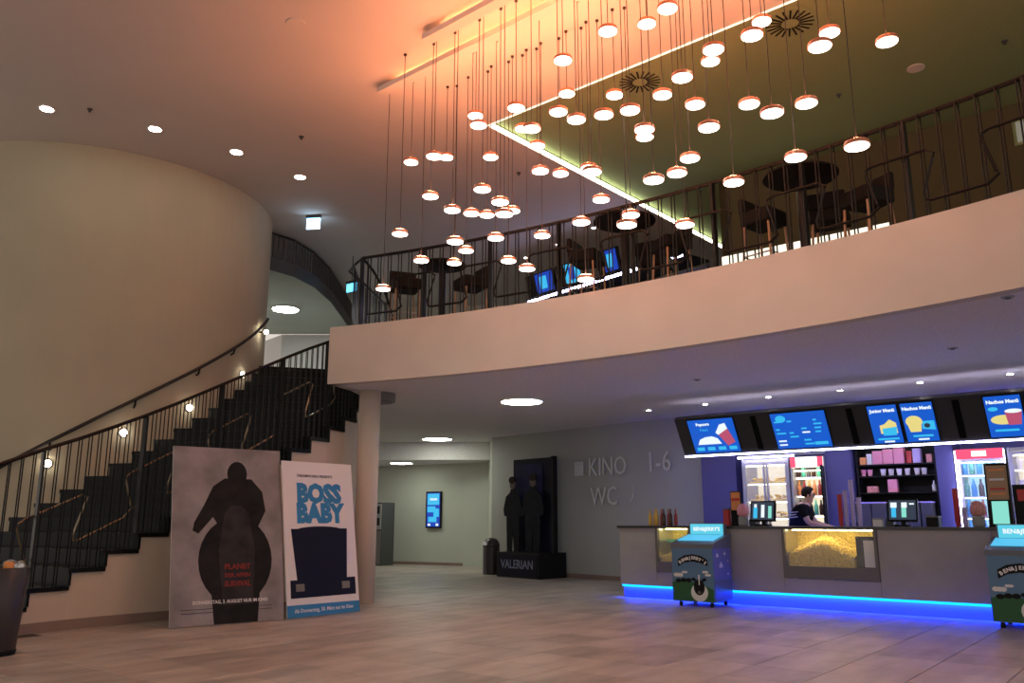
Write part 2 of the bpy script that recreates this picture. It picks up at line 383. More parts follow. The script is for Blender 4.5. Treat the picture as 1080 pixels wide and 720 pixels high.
for i in range(n - 1):
    a, b, c, d = arc[i], arc[i + 1], inn[i + 1], inn[i]
    a, b = a - (BC - a).normalized() * -.012, b - (BC - b).normalized() * -.012
    fa.hexa([(a.x, a.y, 3.145), (b.x, b.y, 3.145), (c.x, c.y, 3.145), (d.x, d.y, 3.145), (a.x, a.y, 4.0), (b.x, b.y, 4.0), (c.x, c.y, 4.0), (d.x, d.y, 4.0)])
p0 = arc[0]; q0 = Vector((-2.50, 12.62, 0))
fa.hexa([(p0.x, p0.y - .012, 3.145), (p0.x + .14, p0.y, 3.145), (q0.x + .14, q0.y, 3.145), (q0.x, q0.y, 3.145), (p0.x, p0.y - .012, 4.0), (p0.x + .14, p0.y, 4.0), (q0.x + .14, q0.y, 4.0), (q0.x, q0.y, 4.0)])
struct(fa.build('wall_balcony', 'plaster'))
# hall lower soffit and lamps in the lower ceiling
struct(MB().prism([(-6.5, 21.5), (-.56, 21.3), (-.6, 22.2), (-1.3, 22.8), (-1.3, 25.5), (-6.5, 25.5)], 2.7, 3.149).build('ceiling_hall', 'soffit'))
for (x, y, z, r), lb in zip([(.16, 13.73, 3.15, .36), (-1.83, 20.3, 3.15, .37), (-2.95, 22.3, 2.7, .30)], ('nearest the balcony edge', 'in the middle of the hall', 'deepest in the hall, smallest')):
    t = thing('round_ceiling_lamp', 'flat white round lamp under the lower ceiling, ' + lb, 'ceiling lamp', (x, y, z))
    MB().lathe([(r * .94, -.03), (r, -.03), (r, 0)], 40).build('rim', 'white', t); MB().lathe([(r * .94, -.036), (r * .95, -.028)], 40).build('diffuser', 'disc', t)
for (x, y), nm in zip([(2.48, 14.95), (3.32, 14.15), (4.15, 13.3), (5.04, 12.6), (5.9, 11.84), (6.78, 11.12)], ('1st', '2nd', '3rd', '4th', '5th', '6th')):
    downlight('bar_spot', (x, y, 3.15), .045, 'bardown', 'pinpoint spot in the ceiling over the snack bar, %s from the left' % nm, 'spots above the snack bar')
for (x, y), lb in zip([(2.63, 11.63), (5.12, 9.43), (4.44, 7.17)], ('left of the three', 'middle of the three', 'nearest the balcony edge at right')):
    t = thing('smoke_detector', 'small flat grey disc flush in the lower ceiling, ' + lb, 'detector', (x, y, 3.15)); MB().lathe([(.05, -.01), (.06, 0)], 14).build('base', 'grey', t); MB().lathe([(.02, -.02), (.03, -.01)], 12).build('sensor', 'darkgrey', t)

# ================================================================== WALLS
dm = MB(); N = 72
for i in range(N):
    a0, a1 = R(-200 + i * 245 / N), R(-200 + (i + 1) * 245 / N)
    P = lambda a, r, z: (DC.x + r * math.cos(a), DC.y + r * math.sin(a), z)
    dm.hexa([P(a0, DR, 0), P(a1, DR, 0), P(a1, DR - .2, 0), P(a0, DR - .2, 0), P(a0, DR, ZC), P(a1, DR, ZC), P(a1, DR - .2, ZC), P(a0, DR - .2, ZC)])
o = struct(dm.build('wall_drum', 'drum'))
def wall(name, pts, z0, z1, m, th=.15):
    w_ = MB()
    for (a, b) in zip(pts, pts[1:]):
        a, b = Vector((*a, 0)), Vector((*b, 0)); d = (b - a).normalized(); nn = Vector((-d.y, d.x, 0)) * th
        w_.hexa([(a.x, a.y, z0), (b.x, b.y, z0), (b.x + nn.x, b.y + nn.y, z0), (a.x + nn.x, a.y + nn.y, z0), (a.x, a.y, z1), (b.x, b.y, z1), (b.x + nn.x, b.y + nn.y, z1), (a.x + nn.x, a.y + nn.y, z1)])
    return struct(w_.build(name, m))
KW = Vector((.66, -.75, 0)).normalized(); KN = Vector((-KW.y, KW.x, 0)) * -1   # along the sign wall, towards the viewer
K0 = Vector((-.49, 20.21, 0))
def kw(t, off=0, z=0): p = K0 + KW * t + KN * off; return Vector((p.x, p.y, z))
kend = cw(.31, 2.55)
wall('wall_kino', [(K0.x, K0.y), (kend.x, kend.y)], 0, 3.15, 'kinowall')
wall('wall_hall', [(-6.5, 25.6), (-1.32, 22.75)], 0, 2.72, 'hallwall'); 
wall('wall_hall_corner', [(-1.32, 22.75), (-.62, 22.2), (K0.x, K0.y)], 0, 3.15, 'hallwall')
wall('wall_bar', [tuple(cw(.31, 2.55)[:2]), tuple(cw(8.5, 2.55)[:2])], 0, 3.15, 'purple')
wall('baseboard_kino', [tuple(kw(0, .015)[:2]), tuple((kend + KN * .015)[:2])], 0, .09, 'skirt', .014)
wall('baseboard_hall', [(-6.5, 25.58), (-1.32, 22.73)], 0, .08, 'skirt', .014)
# upper level walls
wall('wall_foyer_upper', [(-4.0, 21.6), (14, 20.8)], 3.95, ZC + .10, 'hallwall')
wall('wall_landing', [(-7.6, 23.2), (-6.1, 21.45), (-3.9, 21.45)], 3.95, 6.0, 'white')
wl = wall('wall_foyer_right', [tuple(cw(1.6, 3.5)[:2]), tuple(cw(1.6, .85)[:2]), tuple(cw(8, .85)[:2])], 3.95, ZC + .10, 'foyerwall')
ws = thing('lit_window', 'small pale lit window in the dark upper wall at the right edge', 'window', cw(6.24, .845, 6.46), TH)
MB().box(-.24, .30, -.03, .0, -.19, .19).build('frame', 'recess', ws); MB().box(-.20, .26, -.036, -.028, -.15, .15).build('pane', 'doorwin', ws)
# light boxes along the upper wall
for k in range(9):
    s = 1.62 + k * .30
    t = thing('light_box', 'cream backlit panel low on the upper wall, %s from the left' % ordinal(k + 1), 'light box', cw(s, .845, 4.94), TH, 'row of backlit panels on the upper floor')
    MB().box(.0, .29, -.09, -.005, 0, .60).build('case', 'darkgrey', t); MB().box(.012, .278, -.096, -.088, .02, .59).build('panel', 'lightbox', t)

# upper flight soffit with balusters (left, behind the curved wall)
edge = [(-4.90, 15.0), (-4.76, 15.53), (-4.39, 16.05), (-4.17, 16.8), (-4.08, 18.0), (-4.12, 19.5), (-4.2, 21.4)]
struct(MB().prism(edge + [(-9, 21.4), (-9, 15.0)], 6.0, 6.22).build('ceiling_landing', 'hallwall'))
e4 = MB()
for (a, b) in zip(edge[1:], edge[2:]):
    dx, dy = b[0] - a[0], b[1] - a[1]; L = math.hypot(dx, dy); nx, ny = dy / L * .02, -dx / L * .02
    e4.hexa([(a[0], a[1], 5.98), (b[0], b[1], 5.98), (b[0] + nx, b[1] + ny, 5.98), (a[0] + nx, a[1] + ny, 5.98), (a[0], a[1], 6.24), (b[0], b[1], 6.24), (b[0] + nx, b[1] + ny, 6.24), (a[0] + nx, a[1] + ny, 6.24)])
struct(e4.build('trim_4', 'darkgrey'))
t = thing('upper_railing', 'dark slatted railing above the landing ceiling behind the curved wall', 'railing', (-4.4, 16.05, 6.22))
seg = []
for (a, b) in zip(edge[1:], edge[2:]):
    L = math.dist(a, b); n_ = max(1, int(L / .11))
    for i in range(n_): seg.append((a[0] + (b[0] - a[0]) * i / n_, a[1] + (b[1] - a[1]) * i / n_))
bme = pm(lambda m: m.box(-.014, .014, -.014, .014, 0, .52)); bme.materials.append(M['darkgrey'])
for x, y in seg: link('baluster', bme, None, t, (x + 4.4 - .04, y - 16.05, 0))
MB().tube([(x + 4.4 - .04, y - 16.05, .53) for x, y in seg], .02).build('top_rail', 'blackmetal', t)
t = thing('round_ceiling_lamp', 'flat white round lamp above the stair landing', 'ceiling lamp', (-5.26, 18.65, 6.0))
MB().lathe([(.29, -.03), (.31, -.03), (.31, 0)], 36).build('rim', 'white', t); MB().lathe([(.29, -.036), (.292, -.028)], 36).build('diffuser', 'disc2', t)

# column
t = thing('column', 'slim round cream column under the left end of the balcony', 'column', (-2.2, 12.75, 0))
MB().lathe([(.165, 0), (.165, 3.15)], 32).build('shaft', 'column', t, smooth=True); MB().lathe([(.19, 3.0), (.235, 3.02), (.235, 3.15), (.19, 3.15)], 32, (.12, .25)).build('duct_collar', 'countertrim', t)

# ================================================================== STAIRCASE
st = thing('staircase', 'black curved staircase climbing around the curved wall', 'staircase', (0, 0, 0))
sw = MB(); sk = MB()
for k in range(-2, 19):
    a, b = Vector((*NC[k], 0)), Vector((*NC[k + 1], 0)); ia, ib = Vector((*inner(k, DR + .01), 0)), Vector((*inner(k + 1, DR + .01), 0))
    out = ((a - ia).normalized()) * .035; d = (b - a).normalized() * -.03
    z1 = zt(k); z0 = z1 - .05
    A_, B_ = a + out + d, b + out; I_, J_ = ia + d, ib
    MB().hexa([(I_.x, I_.y, z0), (A_.x, A_.y, z0), (B_.x, B_.y, z0), (J_.x, J_.y, z0), (I_.x, I_.y, z1), (A_.x, A_.y, z1), (B_.x, B_.y, z1), (J_.x, J_.y, z1)]).build('tread', 'stairblack', st)
    zb = max(0, z1 - .19); e = (b - a).normalized() * .03; a2 = a + out * .7 - e * .45; ia = ia - e * .45
    MB().hexa([(ia.x, ia.y, zb), (a2.x, a2.y, zb), (a2.x + e.x, a2.y + e.y, zb), (ia.x + e.x, ia.y + e.y, zb), (ia.x, ia.y, z0), (a2.x, a2.y, z0), (a2.x + e.x, a2.y + e.y, z0), (ia.x + e.x, ia.y + e.y, z0)]).build('riser', 'stairblack', st)
    ia = Vector((*inner(k, DR + .01), 0)); o2 = -(a - ia).normalized() * .15; o3 = -(b - ib).normalized() * .15
    top = min(z0, 3.14) if k < 14 else z0
    sw.hexa([(a.x, a.y, 0), (b.x, b.y, 0), (b.x + o3.x, b.y + o3.y, 0), (a.x + o2.x, a.y + o2.y, 0), (a.x, a.y, top), (b.x, b.y, top), (b.x + o3.x, b.y + o3.y, top), (a.x + o2.x, a.y + o2.y, top)])
    f = (a - ia).normalized() * .014; f2 = (b - ib).normalized() * .014
    sk.hexa([(a.x, a.y, 0), (b.x, b.y, 0), (b.x + f2.x, b.y + f2.y, 0), (a.x + f.x, a.y + f.y, 0), (a.x, a.y, .11), (b.x, b.y, .11), (b.x + f2.x, b.y + f2.y, .11), (a.x + f.x, a.y + f.y, .11)])
struct(sw.build('wall_stair', 'stairwall')); struct(sk.build('baseboard_stair', 'skirt'))
# rail along the outer edge
def nc(k):
    k = max(-2, min(18.999, k)); i = math.floor(k); f = k - i; a, b = NC[i], NC[i + 1]; ia = inner(k)
    p = Vector((a[0] + (b[0] - a[0]) * f, a[1] + (b[1] - a[1]) * f, 0)); q = Vector((ia[0], ia[1], 0)); return p, (q - p).normalized()
def rh(k): return 1.58 - .0185 * max(k, 0)
rl = thing('stair_railing', 'black railing of close upright bars along the staircase', 'railing', (0, 0, 0))
def sr(k, off, z): p, n_ = nc(k); q = p + n_ * off; return (q.x, q.y, z)
K = [-2 + i * .25 for i in range(int(17.5 / .25) + 1)]
MB().tube([sr(k, .06, zt(k) - .19 + rh(k) + .1) for k in K], .024).build('top_rail', 'blackmetal', rl)
def bar(name, a, b, w_, m, par):
    a, b = Vector(a), Vector(b); MB().tube([a, b], w_, 5).build(name, m, par)
k = -1.9
while k < 15.2:
    for off in (.03, .095):
        bar('baluster', sr(k, off, zt(math.floor(k)) - .05), sr(k, off, zt(k) - .19 + rh(k) + .09), .0075, 'blackmetal', rl)
    k += .29
for k in (-1.2, .05, 3.0, 5.9, 8.6, 11.0):
    p, n_ = nc(k); z1 = zt(k) - .19 + rh(k) + .1
    MB().box(-.035, .035, -.012, .012, zt(math.floor(k)) - .3, z1, Matrix.Translation(p + n_ * .06) @ Matrix.Rotation(math.atan2(n_.y, n_.x), 4, 'Z')).build('post', 'blackmetal', rl)
def meander(fn, x0, period, nper, zlo, zhi, r, name, par, m, step=.0):
    # dovetail wave: fn(x, z) -> world
    pts = []
    for i in range(nper):
        b = x0 + i * period
        for (f, z) in ((-.06, zlo), (.40, zlo), (.49, zlo + .07), (.47, zlo + .10), (.39, zhi - .07), (.40, zhi - .02), (.45, zhi), (.93, zhi), (1.0, zhi - .06), (.985, zhi - .1), (.885, zlo + .09), (.90, zlo + .02)):
            pts.append(fn(b + f * period, z))
    MB().tube(pts, r, 6).build(name, m, par)
meander(lambda k, z: sr(k, .135, zt(k) - .1 + z), -1.5, 3.0, 5, .34, .86, .013, 'wave_tube', rl, 'bronze')
# handrail and step lights on the curved wall
hr = thing('wall_handrail', 'dark round handrail on brackets along the curved wall', 'handrail', (0, 0, 0))
def dr(k, off, z): x, y = inner(k, DR + off); return (x, y, z)
MB().tube([dr(-1 + i * .4, .08, zt(-1 + i * .4) + .80) for i in range(50)], .026, 8, ).build('rail', 'cord', hr, smooth=True)
for k in (2.2, 5.3, 8.8, 12.0, 14.4):
    MB().tube([dr(k, .08, zt(k) + .79), dr(k, .05, zt(k) + .70), dr(k, -.01, zt(k) + .68)], .016, 6).build('bracket', 'blackmetal', hr)
DL = [(-6.53, 11.75, 1.97), (-5.71, 12.18, 2.45), (-5.05, 12.87, 2.91), (-4.61, 13.90, 3.61)]
for (x, y, z), nm in zip(DL, ('leftmost and lowest', 'second lowest', 'third', 'fourth')):
    d = (Vector((x, y, 0)) - DC); d.z = 0; a = math.atan2(d.y, d.x); p = DC + d.normalized() * (DR - .001)
    t = thing('step_light', 'small round step light on the curved wall, %s of the row' % nm, 'wall lamp', (p.x, p.y, z), a, 'step lights on the curved wall')
    mx = Matrix.Rotation(PI / 2, 4, 'Y'); MB().lathe([(.062, 0), (.062, .02), (.054, .024)], 16, mtx=mx).build('rim', 'steel', t); MB().lathe([(.052, .022), (.046, .046), (.02, .058)], 16, mtx=mx).build('lens', 'steplight', t)
t = thing('step_light', 'small round light at the upper end of the handrail', 'wall lamp', (-4.55, 14.55, 4.50), 0, 'step lights on the curved wall')
MB().tube([(0, 0, 0), (.10, -.02, 0)], .012).build('arm', 'blackmetal', t); MB().ico((.13, -.02, 0), .04, 2).build('lens', 'steplight', t, smooth=True)

# ================================================================== BALCONY RAILING
br = thing('balcony_railing', 'black railing of paired upright bars along the curved balcony edge', 'railing', (0, 0, 0))
RB = BR + .07
MB().tube([ba(67.62 - i * .4, RB, 5.05) for i in range(85)], .024, 6).build('top_rail', 'blackmetal', br)
bb = pm(lambda m: m.lathe([(.0085, 0), (.0085, 1.05)], 6)); bb.materials.append(M['blackmetal'])
d = 67.2
while d > 36:
    for off in (-.035, .045): link('baluster', bb, None, br, ba(d, RB + off, 4.0))
    d -= .615
pbm = pm(lambda m: m.box(-.014, .014, -.035, .035, 0, 1.05)); pbm.materials.append(M['blackmetal'])
for i in range(9):
    a = 67.62 - i * 3.765; o = link('post', pbm, None, br, ba(a, RB, 4.0), (0, 0, R(a)))
    o.rotation_euler = (0, 0, R(a + 90))
meander(lambda x, z: ba(-x, RB - .06, z), -66.9, 3.8, 8, 4.15, 4.66, .015, 'wave_tube', br, 'blackmetal')
# rail turning down to the stairs at the left end
cpt = ba(67.62, RB, 5.05)
MB().tube([cpt, cpt + Vector((.12, .25, -.12)), cpt + Vector((.24, .6, -.32)), cpt + Vector((.32, .95, -.6)), cpt + Vector((.34, 1.3, -1.04))], .022, 6).build('descending_rail', 'blackmetal', br)
for i in range(6):
    f = (i + .5) / 6; q = cpt + Vector((.34 * f ** .6, 1.3 * f, 0)); zz = 5.02 - .95 * f ** 1.4
    MB().tube([(q.x, q.y, 3.96), (q.x, q.y, zz)], .009, 5).build('baluster', 'blackmetal', br)
MB().tube([cpt, cpt + Vector((-.12, .1, -.06)), Vector((-2.55, 12.45, 5.0)), Vector((-2.45, 13.2, 5.02)), Vector((-2.3, 14.6, 5.03))], .02, 6).build('side_rail', 'blackmetal', br)
for i in range(16):
    y = 12.2 + i * .16; x = -2.42 - .1 * math.sin(i / 15 * PI) + .1 * i / 15
    MB().tube([(x, y, 3.96), (x, y, 5.02)], .009, 5).build('baluster', 'blackmetal', br)

# ================================================================== BALCONY FURNITURE
def bar_table(p, r, label):
    t = thing('bar_table', label, 'bar table', p, 0, 'high round tables on the balcony')
    MB().lathe([(r - .01, 1.09), (r, 1.095), (r, 1.115), (r - .01, 1.12)], 40).build('table_top', 'leather', t)
    MB().lathe([(.055, .03), (.055, 1.09)], 16).build('pedestal', 'blackmetal', t); MB().lathe([(.28, 0), (.28, .02), (.06, .035)], 28).build('base', 'blackmetal', t)
bar_table((-1.08, 12.35, 3.955), .37, 'black round high table at the left end of the balcony')
bar_table((1.49, 10.40, 3.955), .41, 'black round high table at the middle of the balcony')
bar_table((3.32, 8.93, 3.955), .42, 'black round high table at the right of the balcony')
def stool_proto():
    t = thing('bar_stool', 'x', 'bar stool', (0, 0, 0), 0, 'bar stools on the balcony')
    MB().box(-.21, .21, -.20, .20, .62, .80).build('seat', 'leather', t, bevel=.03)
    MB().box(-.21, .21, .15, .21, .78, .98).build('backrest', 'leather', t, bevel=.02)
    for sx in (-1, 1):
        for sy in (-1, 1): MB().tube([(sx * .17, sy * .16, .64), (sx * .20, sy * .19, 0)], .014, 8).build('leg', 'wood', t)
    MB().tube([(-.19, -.18, .25), (.19, -.18, .25), (.19, .18, .25), (-.19, .18, .25)], .010, 6, closed=True).build('footrest', 'steel', t)
    return t
sp = stool_proto()
for i, (x, y, a, lb) in enumerate([(-1.62, 12.10, 20, 'on the left of the left balcony table'), (-.62, 12.02, -60, 'on the right of the left balcony table'), (1.02, 10.78, 60, 'on the left of the middle balcony table'), (2.06, 10.22, -70, 'on the right of the middle balcony table'), (2.98, 9.28, 40, 'on the left of the right balcony table'), (3.92, 8.62, -70, 'on the right of the right balcony table'), (1.98, 10.98, 150, 'behind the middle balcony table'), (3.75, 9.25, 150, 'behind the right balcony table')]):
    o = sp if i == 0 else copy_tree(sp); o.location = (x, y, 3.955); o.rotation_euler = (0, 0, R(a)); o['label'] = 'black block-seat bar stool with slim pale legs ' + lb
# upper bar with screens
P0, P1 = Vector((.3, 17.1, 0)), Vector((2.95, 13.85, 0)); ubL = (P1 - P0).length; ubA = math.atan2(P1.y - P0.y, P1.x - P0.x)
ub = thing('upper_bar', 'dark upper-floor bar unit with a white light line, behind the balcony rail', 'bar', (P0.x, P0.y, 3.955), ubA)
MB().box(0, ubL, .05, .6, 0, 1.05).build('counter', 'darkgrey', ub); MB().box(-.02, ubL, 0, .62, 1.05, 1.09).build('worktop', 'black', ub)
MB().box(0, ubL, .75, .8, 0, 1.75).build('back_panel', 'menupanel', ub); MB().box(0, ubL, .02, .06, 1.76, 1.80).build('light_line', 'barled', ub)
MB().box(0, ubL, .03, .8, 1.80, 1.84).build('shelf', 'black', ub)
for i, (a, b, lb) in enumerate([(.10, .95, 'left'), (1.05, 1.75, 'middle'), (2.2, 2.75, 'right')]):
    t = thing('upper_screen', 'blue-lit screen above the upper bar, %s of three' % lb, 'screen', Vector((P0.x, P0.y, 5.80)) + Vector((math.cos(ubA), math.sin(ubA), 0)) * a, ubA)
    MB().box(0, b - a, .0, .08, 0, .46, Matrix.Rotation(R(14), 4, 'X')).build('case', 'black', t)
    MB().box(.35 * (b - a), b - a - .03, -.006, .002, .03, .43, Matrix.Rotation(R(14), 4, 'X')).build('display', 'scrdeep' if i != 1 else 'scrcyan', t)
    MB().box(.5 * (b - a), .75 * (b - a), -.010, -.004, .1, .36, Matrix.Rotation(R(14), 4, 'X')).build('display_figure', 'scrcyan' if i != 1 else 'scrdeep', t)
bot_me = {}
def bottle_mesh(m, h=.24, r=.032):
    key = (m, h, r)
    if key not in bot_me:
        me = pm(lambda q: q.lathe([(r * .92, 0), (r, .01), (r, h * .58), (r * .45, h * .76), (r * .38, h * .96), (r * .42, h)], 12)); me.materials.append(M[m])
        for p in me.polygons: p.use_smooth = True
        bot_me[key] = me
    return bot_me[key]
def bottle(m, p, label, group, h=.24, r=.032, cap='darkgrey'):
    o = link('bottle', bottle_mesh(m, h, r), None, None, p); tag(o, label, 'bottle', group); return o
for i in range(9):
    q = Vector((P0.x, P0.y, 5.045)) + Vector((math.cos(ubA), math.sin(ubA), 0)) * (2.0 + i * .16) + Vector((-math.sin(ubA), math.cos(ubA), 0)) * .3
    bottle(('bottlered', 'amber', 'bottlered', 'bottlegreen')[i % 4], q + Vector((0, 0, .001)), 'small %s bottle standing on the upper bar, %s from the left' % (('red', 'amber', 'red', 'green')[i % 4], ordinal(i + 1)), 'bottles on the upper bar', .3, .035)

# ================================================================== SNACK BAR COUNTER
CL = 8.0
ct = thing('snack_counter', 'long grey snack bar counter with glowing blue plinth', 'counter', A, TH)
fr = MB()
z0, z1 = .20, 1.07
wins = [(.70, 1.22), (2.72, 3.92)]
def frontpanel(a, b, z0, z1, nm='front_panel', m='counter', v0=-.10, v1=-.06): MB().box(a, b, v0, v1, z0, z1).build(nm, m, ct)
for a, b in ((0.0, .655), (1.265, 2.675), (3.965, 5.3), (5.306, 6.6), (6.606, CL)): frontpanel(a, b, z0, z1)
for a, b in ((.66, 1.26), (2.68, 3.96)): frontpanel(a, b, z0, .40)
for a, b in wins:
    MB().box(a - .04, b + .04, -.125, -.07, .41, .57).build('window_sill', 'countertrim', ct)
    MB().box(a - .04, a, -.125, -.07, .57, 1.07).build('window_frame', 'countertrim', ct); MB().box(b, b + .04, -.125, -.07, .57, 1.07).build('window_frame', 'countertrim', ct)
    MB().box(a, b, -.10, -.094, .57, 1.07).build('window_pane', 'glass', ct)
    MB().box(a - .02, b + .02, .38, .40, .5, 1.065).build('case_back', 'nacho', ct); MB().box(a - .02, b + .02, -.06, .38, .52, .545).build('case_floor', 'darkgrey', ct)
    MB().box(a - .02, a, -.06, .38, .545, 1.065).build('case_side', 'steel', ct); MB().box(b, b + .02, -.06, .38, .545, 1.065).build('case_side', 'steel', ct)
    MB().box(a + .05, b - .05, .06, .12, 1.05, 1.066).build('case_lamp', 'poplight', ct)
MB().box(-.03, CL, -.13, .62, 1.07, 1.11).build('countertop', 'countertop', ct)
MB().box(0, .04, -.06, .58, .2, 1.07).build('end_panel', 'counter', ct)
MB().box(0, CL, 0, .5, 0, .2).build('plinth', 'plinth', ct)
MB().box(0.0, CL, -.045, -.005, .185, .199).build('plinth_light', 'blueled', ct)
MB().box(0.0, CL, -.058, -.046, .168, .199).build('plinth_light_diffuser', 'bluetop', ct)
MB().box(3.66, 3.92, -.02, .06, .55, .98).build('dispenser', 'black', ct); MB().box(3.76, 3.9, -.03, -.02, .58, .93).build('dispenser_label', 'white', ct)
# popcorn heaps
def popheap(a, b, label, hmax):
    q = MB(); nx, ny = 36, 12
    def hgt(x, y): f = (x - a) / (b - a); return .55 + hmax * (.62 + .38 * math.sin(PI * min(1, f * 1.05)) ** .8) * (.75 + .25 * y / .3) - .03 * math.sin(9 * f)
    rows = [[q.bm.verts.new((a + (b - a) * i / nx, -.05 + .42 * j / ny, hgt(a + (b - a) * i / nx, .42 * j / ny) - .02)) for j in range(ny + 1)] for i in range(nx + 1)]
    for i in range(nx):
        for j in range(ny): q.bm.faces.new((rows[i][j], rows[i + 1][j], rows[i + 1][j + 1], rows[i][j + 1]))
    lo = [[q.bm.verts.new((a + (b - a) * i / nx, -.05, .546)) for i in range(nx + 1)]]
    for i in range(nx): q.bm.faces.new((lo[0][i], lo[0][i + 1], rows[i + 1][0], rows[i][0]))
    rnd = random.Random(3)
    for _ in range(int(1500 * (b - a))):
        x = rnd.uniform(a + .02, b - .02)
        if rnd.random() < .6: y = -.05; z = rnd.uniform(.56, hgt(x, 0)); 
        else: y = rnd.uniform(-.05, .34); z = hgt(x, y + .05)
        q.ico((x, y, z - .004), rnd.uniform(.010, .017), 1, (1, rnd.uniform(.6, .9), rnd.uniform(.7, 1.1)))
    o = q.build('popcorn', 'popcorn', None, A, rot=(0, 0, TH)); tag(o, label, 'popcorn', None, 'stuff')
popheap(2.74, 3.64, 'heap of yellow popcorn behind the large counter window', .40)
popheap(.72, 1.20, 'heap of yellow popcorn behind the small window left of the freezer', .22)
mm = MB().box(.74, 1.2, .1, .36, .86, .90); o = mm.build('snack_tray', 'bottlegreen', None, A, rot=(0, 0, TH)); tag(o, 'green snack tray above the popcorn in the small window', 'tray')
# bottles at the left end
for i in range(8):
    bottle(('amber', 'amber', 'amber', 'bottlered', 'bottledark', 'bottlered', 'bottledark', 'bottlered')[i], cw(.40 + i * .062, .2 + .05 * (i % 2), 1.11), 'small %s bottle standing on the left counter end, %s from the left' % (('amber', 'amber', 'amber', 'red', 'dark', 'red', 'dark', 'red')[i], ordinal(i + 1)), 'bottles on the counter end', .26, .03)
# ---------------- menu board
mb = thing('menu_canopy', 'long dark tilted panel carrying the menu screens above the bar', 'sign panel', cw(0, 1.0, 2.26), TH, None, R(120))
MB().box(.66, CL, 0, .68, -.1, 0).build('panel', 'menupanel', mb); MB().box(.66, CL, -.024, -.002, -.06, .010).build('light_line', 'barled', mb)
MB().box(.7, CL, .60, .64, -.125, -.101).build('top_light', 'barup', mb)
for s in (2.02, 3.5, 4.92, 6.35): MB().box(s - .045, s + .045, .05, .63, -.004, .006).build('slot', 'slot', mb)
for s in (1.2, 3.5, 5.8): MB().box(s, s + .05, .55, .6, -.1, -.02).build('bracket', 'menupanel', mb)
def mscreen(s0, s1, label, title, fn):
    t = thing('menu_screen', label, 'screen', cw(s0, 1.0, 2.26), TH, 'menu screens over the snack bar', R(120))
    W = s1 - s0
    MB().box(0, W, .035, .655, .002, .022).build('bezel', 'black', t); MB().box(.012, W - .012, .047, .643, .022, .026).build('display', 'scrblue', t)
    if title: text('title', title, .068, 'scrwhite', t, (W / 2 if W < .6 else W * .33, .56, .028), bold=.003)
    fn(t, W)
def pr(t, pts, m, z=.027, nm='print'): MB().prism(pts, z, z + .002).build(nm, m, t)
def ell(cx, cy, a, b, n=18, a0=0, a1=2 * PI): return [(cx + a * math.cos(a0 + (a1 - a0) * i / n), cy + b * math.sin(a0 + (a1 - a0) * i / n)) for i in range(n if a1 - a0 > 6.2 else n + 1)]
def f1(t, W):
    text('subtitle', 'Frisch', .06, 'scrcyan', t, (W * .33, .46, .028))
    pr(t, [(.1, .2), (.52, .2), (.47, .30), (.38, .34), (.25, .33), (.15, .29)], 'scrwhite')
    pr(t, [(.50, .36), (.68, .46), (.76, .22), (.62, .16)], 'scrred'); pr(t, [(.46, .4), (.5, .36), (.68, .46), (.66, .56), (.56, .54)], 'scrwhite', .0275)
    for k in range(4): pr(t, [(.06 + k * .19, .09), (.19 + k * .19, .09), (.19 + k * .19, .15), (.06 + k * .19, .15)], 'scrcyan')
def f2(t, W):
    rnd = random.Random(5)
    pr(t, ell(.16, .55, .08, .06), 'scrcyan')
    for c_ in range(4):
        for r_ in range(7):
            if rnd.random() < .3: continue
            x = .05 + c_ * .2; y = .1 + r_ * .065; L = rnd.uniform(.05, .15)
            if c_ == 3 and r_ < 2: continue
            pr(t, [(x, y), (x + L, y), (x + L, y + .025), (x, y + .025)], 'scrcyan' if rnd.random() < .75 else 'scrwhite')
    pr(t, [(.6, .09), (.8, .09), (.8, .14), (.6, .14)], 'scrcyan', .0275)
def f3(t, W):
    pr(t, [(.13, .2), (.36, .2), (.36, .36), (.28, .42), (.2, .35), (.13, .33)], 'scryellow'); pr(t, [(.16, .17), (.34, .17), (.36, .3), (.16, .28)], 'scrcyan', .0275)
    pr(t, [(.07, .10), (.36, .10), (.36, .13), (.07, .13)], 'scrcyan'); pr(t, [(.15, .06), (.29, .06), (.29, .085), (.15, .085)], 'scrwhite')
def f4(t, W):
    pr(t, ell(.15, .36, .11, .09), 'scryellow'); pr(t, [(.08, .2), (.22, .2), (.25, .36), (.05, .36)], 'scryellow', .0275)
    pr(t, [(.24, .24), (.41, .22), (.41, .36), (.26, .36)], 'scrcyan', .028); pr(t, ell(.31, .29, .04, .035), 'scrdark', .029)
    pr(t, [(.1, .12), (.36, .12), (.36, .15), (.1, .15)], 'scrcyan'); pr(t, [(.16, .07), (.3, .07), (.3, .095), (.16, .095)], 'scrwhite')
def f5(t, W):
    pr(t, ell(.2, .30, .15, .07), 'scryellow'); pr(t, [(.25, .22), (.40, .22), (.43, .42), (.23, .42)], 'scrred', .0275); pr(t, ell(.33, .42, .1, .03), 'scrwhite', .028)
    pr(t, [(.08, .13), (.36, .13), (.36, .16), (.08, .16)], 'scrcyan'); pr(t, ell(.1, .46, .06, .03), 'scrcyan')
mscreen(.88, 1.70, 'menu screen with popcorn heap and striped box, leftmost', 'Popcorn', f1)
mscreen(2.30, 3.16, 'menu screen filled with small columns of price text', None, f2)
mscreen(3.75, 4.17, 'menu screen showing a cyan cup, left of the middle pair', 'Junior Menü', f3)
mscreen(4.20, 4.64, 'menu screen showing a yellow popcorn cup, right of the middle pair', 'Nachos Menü', f4)
mscreen(5.25, 5.70, 'menu screen showing a snack tray with drink, at the right edge', 'Nachos Menü', f5)
mscreen(5.73, 6.17, 'menu screen cut off by the right picture edge', 'Nachos Menü', f3)

